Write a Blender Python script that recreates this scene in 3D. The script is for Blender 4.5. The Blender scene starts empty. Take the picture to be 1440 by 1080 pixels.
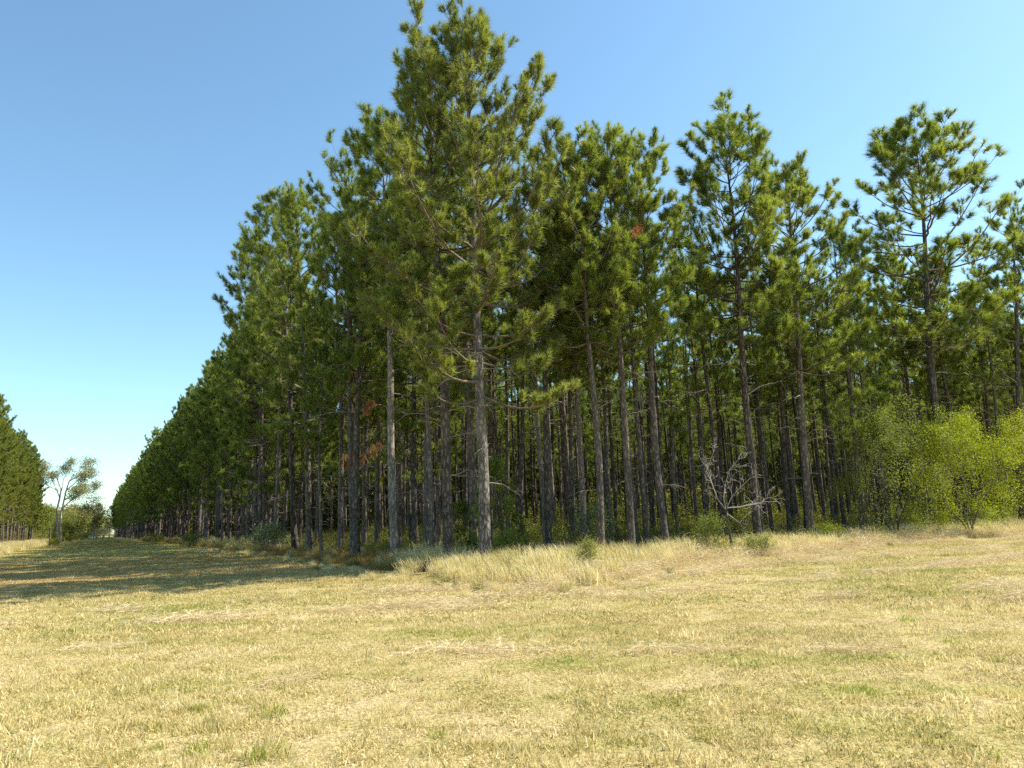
import bpy, math, random
import numpy as np
from mathutils import Vector, Matrix

SC = bpy.context.scene
ROOT = SC.collection
R = math.radians

# ------------------------------------------------------------------ camera
P, ROLL, F = R(10.4), R(-2.0), 1040.0
cam = bpy.data.cameras.new('camera'); co = bpy.data.objects.new('camera', cam); ROOT.objects.link(co)
cam.sensor_width = 36; cam.lens = 36 * F / 1440; cam.clip_end = 6000; cam.clip_start = 0.1
MC = Matrix.Rotation(math.pi / 2 + P, 3, 'X') @ Matrix.Rotation(ROLL, 3, 'Z')
co.matrix_world = Matrix.Translation((0, 0, 1.6)) @ MC.to_4x4()
SC.camera = co
CAM = Vector((0, 0, 1.6))

def ray(px, py): return MC @ Vector(((px - 720) / F, -(py - 540) / F, -1.0))
def at(px, py, d):
    r = ray(px, py); return CAM + r * (d / r.y)
def proj(p):
    q = MC.transposed() @ (Vector(p) - CAM)
    if q.z > -0.1: return (-9999, -9999)
    return (720 + F * q.x / -q.z, 540 - F * q.y / -q.z)
def base_x(px, d):
    lo, hi = -900., 900.
    for _ in range(60):
        m = (lo + hi) / 2
        if proj((m, d, 0))[0] < px: lo = m
        else: hi = m
    return lo

# plantation block frame: corner C0, U runs along the clearing edge, V along the front edge
ANG = R(29.6)
U = np.array([-math.sin(ANG), math.cos(ANG)]); V = np.array([math.cos(ANG), math.sin(ANG)])
C0 = np.array([-1.12, 26.0])
def to_uv(x, y): 
    d = np.array([x, y]) - C0; return float(d @ U), float(d @ V)
def from_uv(u, v): return C0 + U * u + V * v

# ------------------------------------------------------------------ world / sun
SUN_AZ = R(76.0)      # from +Y towards +X
SUN_EL = R(48)
w = bpy.data.worlds.new('World'); SC.world = w; w.use_nodes = True
nt = w.node_tree; nt.nodes.clear()
sky = nt.nodes.new('ShaderNodeTexSky'); sky.sky_type = 'NISHITA'; sky.sun_disc = False
sky.sun_elevation = SUN_EL; sky.sun_rotation = SUN_AZ
sky.air_density = 1.0; sky.dust_density = 0.5; sky.ozone_density = 0.6; sky.altitude = 50
bg = nt.nodes.new('ShaderNodeBackground'); bg.inputs[1].default_value = 0.115
wo = nt.nodes.new('ShaderNodeOutputWorld')
tint = nt.nodes.new('ShaderNodeMixRGB'); tint.blend_type = 'MULTIPLY'; tint.inputs[0].default_value = 1.0; tint.inputs[2].default_value = (0.82, 1.02, 1.02, 1)
nt.links.new(sky.outputs[0], tint.inputs[1]); nt.links.new(tint.outputs[0], bg.inputs[0]); nt.links.new(bg.outputs[0], wo.inputs[0])
sl = bpy.data.lights.new('sun', 'SUN'); sl.energy = 4.8; sl.angle = R(0.5); sl.color = (1.0, 0.94, 0.82)
so = bpy.data.objects.new('sun', sl); ROOT.objects.link(so)
sd = Vector((math.sin(SUN_AZ) * math.cos(SUN_EL), math.cos(SUN_AZ) * math.cos(SUN_EL), math.sin(SUN_EL)))
so.rotation_euler = sd.to_track_quat('Z', 'Y').to_euler()
SC.view_settings.view_transform = 'Standard'; SC.view_settings.look = 'None'
SC.view_settings.gamma = 1.0; SC.view_settings.exposure = 1.06
cy = SC.cycles
cy.max_bounces = 8; cy.diffuse_bounces = 5; cy.glossy_bounces = 2; cy.transmission_bounces = 4; cy.transparent_max_bounces = 4
cy.use_denoising = False; cy.sample_clamp_indirect = 4.0
cy.caustics_reflective = False; cy.caustics_refractive = False

# ------------------------------------------------------------------ materials
def new_mat(name):
    m = bpy.data.materials.new(name); m.use_nodes = True
    n = m.node_tree; n.nodes.clear(); return m, n
def N(n, t, **kw):
    x = n.nodes.new(t)
    for k, v in kw.items():
        if k.startswith('i_'): x.inputs[k[2:].replace('_', ' ')].default_value = v
        else: setattr(x, k, v)
    return x
def L(n, a, b): n.links.new(a, b)
def ramp(n, fac, stops):
    r = n.nodes.new('ShaderNodeValToRGB'); e = r.color_ramp.elements
    while len(e) > 1: e.remove(e[-1])
    e[0].position = stops[0][0]; e[0].color = (*stops[0][1], 1)
    for p, c in stops[1:]:
        q = e.new(p); q.color = (*c, 1)
    L(n, fac, r.inputs[0]); return r.outputs[0]
def mix(n, fac, a, b, mode='MIX'):
    m = n.nodes.new('ShaderNodeMix'); m.data_type = 'RGBA'; m.blend_type = mode
    for s, v in ((m.inputs[0], fac), (m.inputs[6], a), (m.inputs[7], b)):
        if hasattr(v, 'is_linked'): L(n, v, s)
        elif isinstance(v, tuple): s.default_value = (*v, 1)
        else: s.default_value = v
    return m.outputs[2]
def math_(n, op, a, b=None, clamp=False):
    m = n.nodes.new('ShaderNodeMath'); m.operation = op; m.use_clamp = clamp
    for s, v in ((m.inputs[0], a), (m.inputs[1], b)):
        if v is None: continue
        if hasattr(v, 'is_linked'): L(n, v, s)
        else: s.default_value = v
    return m.outputs[0]
def noise(n, vec, scale, detail=3, rough=0.5):
    x = N(n, 'ShaderNodeTexNoise'); x.inputs['Scale'].default_value = scale
    x.inputs['Detail'].default_value = detail; x.inputs['Roughness'].default_value = rough
    if vec is not None: L(n, vec, x.inputs['Vector'])
    return x.outputs['Fac']

def leaf_mat(name, stops, transl=0.3, rough=0.45, spec=0.4, tint=(1.1, 1.25, 0.5), objvar=0.25):
    """leaves or needles: each loose piece and each plant has its own tone"""
    m, n = new_mat(name)
    geo = N(n, 'ShaderNodeNewGeometry'); oi = N(n, 'ShaderNodeObjectInfo')
    at_ = N(n, 'ShaderNodeAttribute', attribute_name='tone')
    f = math_(n, 'MULTIPLY', geo.outputs['Random Per Island'], 0.35)
    f = math_(n, 'ADD', f, math_(n, 'MULTIPLY', at_.outputs['Fac'], 0.65 - objvar * 0.5))
    f = math_(n, 'ADD', f, math_(n, 'MULTIPLY', oi.outputs['Random'], objvar), True)
    c = ramp(n, f, stops)
    p = N(n, 'ShaderNodeBsdfPrincipled'); p.inputs['Roughness'].default_value = rough
    p.inputs['Specular IOR Level'].default_value = spec
    L(n, c, p.inputs['Base Color'])
    t = N(n, 'ShaderNodeBsdfTranslucent'); L(n, mix(n, 1.0, c, tint, 'MULTIPLY'), t.inputs[0])
    ms = N(n, 'ShaderNodeMixShader'); ms.inputs[0].default_value = transl
    L(n, p.outputs[0], ms.inputs[1]); L(n, t.outputs[0], ms.inputs[2])
    o = N(n, 'ShaderNodeOutputMaterial'); L(n, ms.outputs[0], o.inputs[0]); return m

def bark_mat(name, dark, mid, light, zs=0.35, scale=9.0, bump=0.6):
    m, n = new_mat(name)
    tc = N(n, 'ShaderNodeTexCoord'); mp = N(n, 'ShaderNodeMapping'); mp.inputs['Scale'].default_value = (1, 1, zs)
    L(n, tc.outputs['Object'], mp.inputs[0])
    vo = N(n, 'ShaderNodeTexVoronoi', feature='DISTANCE_TO_EDGE'); vo.inputs['Scale'].default_value = scale
    wv = N(n, 'ShaderNodeTexNoise'); wv.inputs['Scale'].default_value = scale * 1.5; L(n, mp.outputs[0], wv.inputs['Vector'])
    mv = N(n, 'ShaderNodeMixRGB'); mv.inputs[0].default_value = 0.12; L(n, mp.outputs[0], mv.inputs[1]); L(n, wv.outputs['Color'], mv.inputs[2])
    L(n, mv.outputs[0], vo.inputs['Vector'])
    e = math_(n, 'MULTIPLY', vo.outputs['Distance'], 3.2, True)
    a = noise(n, mp.outputs[0], scale * 4, 4, 0.65)
    big = noise(n, tc.outputs['Object'], 0.7, 2)
    oi = N(n, 'ShaderNodeObjectInfo')
    f = math_(n, 'ADD', math_(n, 'MULTIPLY', a, 0.55), math_(n, 'MULTIPLY', e, 0.35))
    f = math_(n, 'ADD', f, math_(n, 'MULTIPLY', math_(n, 'SUBTRACT', big, 0.5), 0.5))
    f = math_(n, 'ADD', f, math_(n, 'MULTIPLY', math_(n, 'SUBTRACT', oi.outputs['Random'], 0.5), 0.25), True)
    c = ramp(n, f, [(0.2, dark), (0.5, mid), (0.85, light)])
    p = N(n, 'ShaderNodeBsdfPrincipled'); p.inputs['Roughness'].default_value = 0.9; p.inputs['Specular IOR Level'].default_value = 0.15
    L(n, c, p.inputs['Base Color'])
    b = N(n, 'ShaderNodeBump'); b.inputs['Strength'].default_value = bump; b.inputs['Distance'].default_value = 0.03
    L(n, math_(n, 'ADD', e, math_(n, 'MULTIPLY', a, 0.6)), b.inputs['Height']); L(n, b.outputs[0], p.inputs['Normal'])
    o = N(n, 'ShaderNodeOutputMaterial'); L(n, p.outputs[0], o.inputs[0]); return m

def field_colour_group():
    """straw and green of the mown field, by place: shared by the soil sheet and the blades growing on it"""
    g = bpy.data.node_groups.new('field_colour', 'ShaderNodeTree')
    g.interface.new_socket('Colour', in_out='OUTPUT', socket_type='NodeSocketColor')
    g.interface.new_socket('Bare', in_out='OUTPUT', socket_type='NodeSocketFloat')
    g.interface.new_socket('Floor', in_out='OUTPUT', socket_type='NodeSocketFloat')
    n = g; go = N(n, 'NodeGroupOutput')
    geo = N(n, 'ShaderNodeNewGeometry'); pos = geo.outputs['Position']
    # block coordinates
    def axis(a):
        d = N(n, 'ShaderNodeVectorMath', operation='DOT_PRODUCT')
        s = N(n, 'ShaderNodeVectorMath', operation='SUBTRACT'); L(n, pos, s.inputs[0]); s.inputs[1].default_value = (C0[0], C0[1], 0)
        L(n, s.outputs[0], d.inputs[0]); d.inputs[1].default_value = (a[0], a[1], 0); return d.outputs['Value']
    u, v = axis(U), axis(V)
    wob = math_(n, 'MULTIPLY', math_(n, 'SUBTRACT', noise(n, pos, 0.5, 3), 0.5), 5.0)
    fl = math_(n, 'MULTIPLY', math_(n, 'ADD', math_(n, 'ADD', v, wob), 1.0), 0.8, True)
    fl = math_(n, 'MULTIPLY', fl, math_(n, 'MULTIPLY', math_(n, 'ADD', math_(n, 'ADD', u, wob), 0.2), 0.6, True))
    # mowing streaks run along V (the front of the block)
    mp = N(n, 'ShaderNodeMapping'); mp.inputs['Rotation'].default_value = (0, 0, -ANG + 0.1); mp.inputs['Scale'].default_value = (0.12, 1.0, 1)
    mp.vector_type = 'POINT'
    L(n, pos, mp.inputs[0])
    st = noise(n, mp.outputs[0], 1.1, 4, 0.6)
    bigp = noise(n, pos, 0.16, 3, 0.55); midp = noise(n, pos, 0.9, 4, 0.6); fine = noise(n, pos, 7.0, 3, 0.6)
    f = math_(n, 'ADD', math_(n, 'MULTIPLY', bigp, 0.7), math_(n, 'MULTIPLY', midp, 0.6))
    f = math_(n, 'ADD', f, math_(n, 'MULTIPLY', fine, 0.35))
    f = math_(n, 'SUBTRACT', f, math_(n, 'MULTIPLY', math_(n, 'SUBTRACT', st, 0.45), 0.8))
    # greener down the clearing
    gr = math_(n, 'MULTIPLY', math_(n, 'MULTIPLY', math_(n, 'SUBTRACT', u, 8.0), 0.03, True), math_(n, 'MULTIPLY', math_(n, 'SUBTRACT', 2.0, v), 0.3, True))
    f = math_(n, 'ADD', f, math_(n, 'MULTIPLY', gr, 0.10))
    c = ramp(n, f, [(0.50, (0.655, 0.535, 0.32)), (0.76, (0.57, 0.465, 0.225)), (0.95, (0.455, 0.405, 0.15)), (1.0, (0.36, 0.36, 0.105))])
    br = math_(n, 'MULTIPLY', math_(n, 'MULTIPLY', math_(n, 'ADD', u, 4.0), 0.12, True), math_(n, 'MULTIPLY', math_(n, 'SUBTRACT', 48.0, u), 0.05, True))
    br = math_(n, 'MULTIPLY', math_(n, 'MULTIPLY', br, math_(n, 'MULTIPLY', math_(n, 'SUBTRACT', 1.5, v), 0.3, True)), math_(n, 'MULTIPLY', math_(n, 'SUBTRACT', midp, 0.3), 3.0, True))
    c = mix(n, math_(n, 'MULTIPLY', br, 0.9), c, (0.42, 0.275, 0.11))  # brown ground patches, mixed strongly to put a warmer shade colour into the clearing
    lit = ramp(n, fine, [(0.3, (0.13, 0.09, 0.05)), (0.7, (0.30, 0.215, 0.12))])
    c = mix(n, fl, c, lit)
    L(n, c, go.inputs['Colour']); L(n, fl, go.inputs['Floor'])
    ba = math_(n, 'MULTIPLY', math_(n, 'SUBTRACT', noise(n, pos, 1.3, 4, 0.6), 0.62), 8.0, True)
    L(n, ba, go.inputs['Bare'])
    return g
FIELD = field_colour_group()
def group_node(n):
    x = n.nodes.new('ShaderNodeGroup'); x.node_tree = FIELD; return x

def ground_mat():
    m, n = new_mat('field_soil_and_stubble')
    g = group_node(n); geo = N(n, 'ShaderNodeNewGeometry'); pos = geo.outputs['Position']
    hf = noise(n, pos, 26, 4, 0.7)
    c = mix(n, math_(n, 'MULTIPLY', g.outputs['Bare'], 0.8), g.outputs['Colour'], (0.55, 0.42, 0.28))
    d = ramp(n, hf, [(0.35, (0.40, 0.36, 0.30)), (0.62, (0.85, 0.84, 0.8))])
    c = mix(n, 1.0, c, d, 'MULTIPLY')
    p = N(n, 'ShaderNodeBsdfPrincipled'); p.inputs['Roughness'].default_value = 1.0; p.inputs['Specular IOR Level'].default_value = 0.05
    L(n, c, p.inputs['Base Color'])
    b = N(n, 'ShaderNodeBump'); b.inputs['Strength'].default_value = 0.7; b.inputs['Distance'].default_value = 0.04
    L(n, math_(n, 'ADD', hf, noise(n, pos, 6, 3)), b.inputs['Height']); L(n, b.outputs[0], p.inputs['Normal'])
    o = N(n, 'ShaderNodeOutputMaterial'); L(n, p.outputs[0], o.inputs[0]); return m

def blade_mat(name, gain=1.0, transl=0.35):
    m, n = new_mat(name)
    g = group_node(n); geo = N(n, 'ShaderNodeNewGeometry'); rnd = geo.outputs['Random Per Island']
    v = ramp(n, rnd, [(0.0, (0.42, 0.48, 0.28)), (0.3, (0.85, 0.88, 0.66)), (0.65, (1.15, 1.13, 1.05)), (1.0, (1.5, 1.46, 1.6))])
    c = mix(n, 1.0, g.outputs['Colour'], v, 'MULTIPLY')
    p = N(n, 'ShaderNodeBsdfPrincipled'); p.inputs['Roughness'].default_value = 0.6; p.inputs['Specular IOR Level'].default_value = 0.25
    L(n, c, p.inputs['Base Color'])
    t = N(n, 'ShaderNodeBsdfTranslucent'); L(n, c, t.inputs[0])
    ms = N(n, 'ShaderNodeMixShader'); ms.inputs[0].default_value = transl
    L(n, p.outputs[0], ms.inputs[1]); L(n, t.outputs[0], ms.inputs[2])
    o = N(n, 'ShaderNodeOutputMaterial'); L(n, ms.outputs[0], o.inputs[0]); return m

def plain_mat(name, col, rough=0.6, metal=0.0):
    m, n = new_mat(name)
    p = N(n, 'ShaderNodeBsdfPrincipled'); p.inputs['Roughness'].default_value = rough; p.inputs['Metallic'].default_value = metal
    tc = N(n, 'ShaderNodeTexCoord'); f = noise(n, tc.outputs['Object'], 4, 3)
    L(n, ramp(n, f, [(0.3, tuple(x * 0.85 for x in col)), (0.7, col)]), p.inputs['Base Color'])
    o = N(n, 'ShaderNodeOutputMaterial'); L(n, p.outputs[0], o.inputs[0]); return m

M_NEEDLE = leaf_mat('pine_needles', [(0.0, (0.058, 0.094, 0.024)), (0.35, (0.132, 0.175, 0.036)), (0.7, (0.235, 0.270, 0.058)), (1.0, (0.34, 0.36, 0.105))], 0.54, 0.42, 0.5, (1.18, 1.25, 0.5))
M_NEEDLE_LEFT = leaf_mat('pine_needles_yellow_green', [(0.0, (0.11, 0.135, 0.022)), (0.5, (0.20, 0.225, 0.034)), (1.0, (0.30, 0.305, 0.06))], 0.38, 0.4, 0.45)
M_DEADNEEDLE = leaf_mat('dead_orange_needles', [(0.0, (0.24, 0.095, 0.035)), (1.0, (0.50, 0.22, 0.085))], 0.3, 0.6, 0.2, (1.1, 0.9, 0.7))
M_BARK = bark_mat('pine_bark', (0.035, 0.029, 0.024), (0.145, 0.116, 0.094), (0.33, 0.275, 0.225))
M_BARKPALE = bark_mat('pale_grey_pine_bark', (0.07, 0.058, 0.05), (0.25, 0.21, 0.175), (0.47, 0.41, 0.35))
M_TWIG = bark_mat('pine_twig_bark', (0.06, 0.045, 0.035), (0.15, 0.115, 0.09), (0.26, 0.21, 0.17), 0.5, 14, 0.2)
M_DEADWOOD = bark_mat('bare_dead_wood', (0.14, 0.115, 0.095), (0.32, 0.275, 0.23), (0.5, 0.45, 0.39), 0.4, 16, 0.2)
M_SAPLING = bark_mat('bleached_sapling_bark', (0.26, 0.225, 0.20), (0.50, 0.44, 0.40), (0.72, 0.66, 0.61), 0.4, 16, 0.15)
M_GUMBARK = bark_mat('pale_gum_bark', (0.42, 0.37, 0.31), (0.68, 0.61, 0.53), (0.82, 0.77, 0.69), 0.3, 3, 0.15)
M_BUSHBARK = bark_mat('bush_bark', (0.06, 0.05, 0.042), (0.16, 0.135, 0.11), (0.32, 0.28, 0.23), 0.4, 12, 0.2)
M_LIME = leaf_mat('lime_leaves', [(0.0, (0.12, 0.142, 0.012)), (0.5, (0.30, 0.318, 0.022)), (1.0, (0.46, 0.456, 0.05))], 0.46, 0.55, 0.2)
M_OLIVE = leaf_mat('olive_leaves', [(0.0, (0.08, 0.10, 0.02)), (0.5, (0.17, 0.19, 0.035)), (1.0, (0.28, 0.29, 0.07))], 0.42, 0.55, 0.22)
M_PALELEAF = leaf_mat('pale_leaves', [(0.0, (0.07, 0.10, 0.04)), (0.5, (0.16, 0.195, 0.085)), (1.0, (0.30, 0.33, 0.17))], 0.3, 0.4, 0.5)
M_GUMLEAF = leaf_mat('gum_leaves', [(0.0, (0.17, 0.18, 0.09)), (0.5, (0.29, 0.285, 0.14)), (1.0, (0.42, 0.36, 0.20))], 0.3, 0.5, 0.4)
M_LIGHTGUM = leaf_mat('khaki_leaves', [(0.0, (0.16, 0.165, 0.05)), (0.5, (0.26, 0.25, 0.085)), (1.0, (0.36, 0.33, 0.13))], 0.35, 0.5, 0.3)
M_UNDER = leaf_mat('undergrowth_leaves', [(0.0, (0.085, 0.09, 0.022)), (0.45, (0.17, 0.175, 0.04)), (0.7, (0.25, 0.235, 0.07)), (1.0, (0.34, 0.235, 0.10))], 0.5, 0.5, 0.3)
M_TALL = leaf_mat('dry_tall_grass', [(0.0, (0.30, 0.26, 0.085)), (0.3, (0.52, 0.445, 0.185)), (0.7, (0.70, 0.61, 0.34)), (1.0, (0.84, 0.76, 0.51))], 0.5, 0.55, 0.3, (1.0, 0.95, 0.75), 0.45)
M_TALLGREEN = leaf_mat('green_tall_grass', [(0.0, (0.10, 0.12, 0.02)), (0.5, (0.24, 0.25, 0.05)), (1.0, (0.46, 0.40, 0.14))], 0.4, 0.5, 0.3, (1.0, 1.0, 0.7), 0.45)
M_SHADETONE = leaf_mat('shade_toned_edge_grass', [(0.0, (0.12, 0.085, 0.022)), (0.5, (0.25, 0.18, 0.055)), (1.0, (0.44, 0.33, 0.13))], 0.4, 0.6, 0.2, (1.0, 0.95, 0.7), 0.45)  # dull grass, coloured darker and browner to stand in for shade along the edge
M_STRAW = leaf_mat('cut_straw', [(0.0, (0.36, 0.26, 0.13)), (0.4, (0.58, 0.46, 0.26)), (1.0, (0.80, 0.68, 0.44))], 0.3, 0.6, 0.3, (1.0, 0.95, 0.8), 0.3)
M_BLADE = blade_mat('mown_grass_blades')
M_GREENBLADE = leaf_mat('green_blades', [(0.0, (0.17, 0.19, 0.03)), (1.0, (0.40, 0.41, 0.08))], 0.4, 0.5, 0.3)
M_GROUND = ground_mat()

# ------------------------------------------------------------------ mesh building (numpy)
class MB:
    def __init__(s): s.v = []; s.f = []; s.n = 0; s.tone = []; s.mi = []
    def add(s, verts, faces, tone=None, mi=0):
        verts = np.asarray(verts, np.float32).reshape(-1, 3); faces = np.asarray(faces, np.int32)
        s.v.append(verts); s.f.append(faces + s.n); s.n += len(verts)
        s.tone.append(np.full(len(verts), 0.5, np.float32) if tone is None else np.broadcast_to(np.asarray(tone, np.float32), (len(verts),)))
        s.mi.append(np.full(len(faces), mi, np.int32))
    def tube(s, pts, rad, k=6, mi=0, cap=True):
        pts = np.asarray(pts, float); rad = np.asarray(rad, float); n = len(pts)
        t = np.gradient(pts, axis=0); t /= np.linalg.norm(t, axis=1)[:, None] + 1e-9
        ref = np.array([0.0, 0, 1.0]) if abs(t[:, 2]).mean() < 0.8 else np.array([1.0, 0.1, 0])
        a = np.cross(t, ref); a /= np.linalg.norm(a, axis=1)[:, None] + 1e-9
        b = np.cross(t, a)
        th = np.arange(k) * 2 * np.pi / k
        ring = pts[:, None, :] + rad[:, None, None] * (np.cos(th)[None, :, None] * a[:, None, :] + np.sin(th)[None, :, None] * b[:, None, :])
        i = np.arange(n - 1)[:, None] * k; j = np.arange(k)[None, :]; j2 = (j + 1) % k
        q = np.stack([i + j, i + j2, i + k + j2, i + k + j], -1).reshape(-1, 4)
        s.add(ring.reshape(-1, 3), q, None, mi)
    def mesh(s, name, mats, smooth=True):
        v = np.concatenate(s.v); me = bpy.data.meshes.new(name)
        sizes = np.concatenate([np.full(len(f), f.shape[1], np.int32) for f in s.f])
        loops = np.concatenate([f.ravel() for f in s.f]).astype(np.int32)
        me.vertices.add(len(v)); me.vertices.foreach_set('co', v.ravel())
        me.loops.add(len(loops)); me.loops.foreach_set('vertex_index', loops)
        me.polygons.add(len(sizes))
        me.polygons.foreach_set('loop_start', np.concatenate([[0], np.cumsum(sizes)[:-1]]).astype(np.int32))
        me.polygons.foreach_set('loop_total', sizes)
        me.polygons.foreach_set('material_index', np.concatenate(s.mi))
        me.polygons.foreach_set('use_smooth', np.full(len(sizes), smooth))
        at_ = me.attributes.new('tone', 'FLOAT', 'POINT'); at_.data.foreach_set('value', np.concatenate(s.tone).astype(np.float32))
        for m in (mats if isinstance(mats, (list, tuple)) else [mats]): me.materials.append(m)
        me.update(calc_edges=True); me.validate(); return me

def unit(a): return a / (np.linalg.norm(a, axis=-1, keepdims=True) + 1e-9)

def blades(mb, rng, base, dirs, length, width, droop, tone, seg=1, mi=0):
    """thin tapering blades; seg=1 one triangle, seg=2 a bent blade"""
    n = len(base); side = unit(np.cross(dirs, rng.normal(size=(n, 3)))) * width[:, None] * 0.5
    tone = np.broadcast_to(np.asarray(tone, np.float32), (n,))
    g = np.zeros((n, 3)); g[:, 2] = -1
    if seg == 1:
        tip = base + dirs * length[:, None] + g * (droop * length)[:, None]
        v = np.stack([base - side, base + side, tip], 1).reshape(-1, 3)
        mb.add(v, np.arange(3 * n).reshape(n, 3), np.repeat(tone, 3), mi)
    else:
        mid = base + dirs * (length * 0.55)[:, None] + g * (droop * length * 0.15)[:, None]
        tip = base + dirs * length[:, None] * (1 - 0.25 * droop)[:, None] + g * (droop * length * 0.7)[:, None]
        v = np.stack([base - side, base + side, mid + side * 0.75, mid - side * 0.75, tip], 1).reshape(-1, 3)
        i = np.arange(n)[:, None] * 5
        mb.add(v, i + np.array([0, 1, 2, 3]), np.repeat(tone, 5), mi)
        # tips share the same vertices
        mb.f.append((i + np.array([3, 2, 4])) + (mb.n - 5 * n)); mb.mi.append(np.full(n, mi, np.int32))

def tufts(mb, rng, pos, axis, size, K=42, w=0.021, tone=None, mi=0):
    n = len(pos); pos = np.asarray(pos); axis = unit(np.asarray(axis))
    tone = rng.uniform(0, 1, n) if tone is None else np.asarray(tone)
    p = np.repeat(pos, K, 0); a = np.repeat(axis, K, 0); sz = np.repeat(size, K); tn = np.repeat(tone, K)
    m = n * K
    th = np.radians(rng.uniform(6, 66, m)); r = unit(np.cross(a, rng.normal(size=(m, 3))))
    d = a * np.cos(th)[:, None] + r * np.sin(th)[:, None]
    st = p - a * (rng.uniform(0, 0.9, m) * sz)[:, None]
    ln = sz * rng.uniform(0.6, 1.25, m)
    blades(mb, rng, st, unit(d), ln, np.full(m, w) * rng.uniform(0.7, 1.2, m), rng.uniform(0.0, 0.40, m), tn + rng.normal(0, 0.05, m), 1, mi)

# ------------------------------------------------------------------ pines
def wobble(rng, n, amp):
    x = np.cumsum(rng.normal(0, 1, n)); x -= np.linspace(x[0], x[-1], n); return x * amp

def dead_branch_shape(mb, rng, p0, az, el, ln, r0=0.022):
    n = 7; t = np.linspace(0, 1, n)
    d = np.array([math.cos(az), math.sin(az), 0])
    s = np.array([-d[1], d[0], 0])
    sag = rng.uniform(-0.15, 0.45)
    pts = p0 + np.outer(t * ln, d) + np.outer(t * ln * math.tan(el) - sag * ln * t ** 2, [0, 0, 1]) + np.outer(wobble(rng, n, 0.035 * ln), s) + np.outer(wobble(rng, n, 0.03 * ln), [0, 0, 1])
    mb.tube(pts, r0 * (1 - 0.8 * t), 4)
    for k in range(rng.integers(2, 5)):
        i = rng.integers(2, n - 1); q = pts[i]
        dd = unit(d * 0.6 + s * rng.choice([-1, 1]) * rng.uniform(0.3, 0.9) + np.array([0, 0, rng.uniform(-0.5, 0.4)]))
        l2 = ln * rng.uniform(0.18, 0.42); tt = np.linspace(0, 1, 5)
        pp = q + np.outer(tt * l2, dd) + np.outer(-0.3 * l2 * tt ** 2, [0, 0, 1]) + np.outer(wobble(rng, 5, 0.04 * l2), s)
        mb.tube(pp, r0 * 0.5 * (1 - 0.75 * tt), 3)
    return pts

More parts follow.
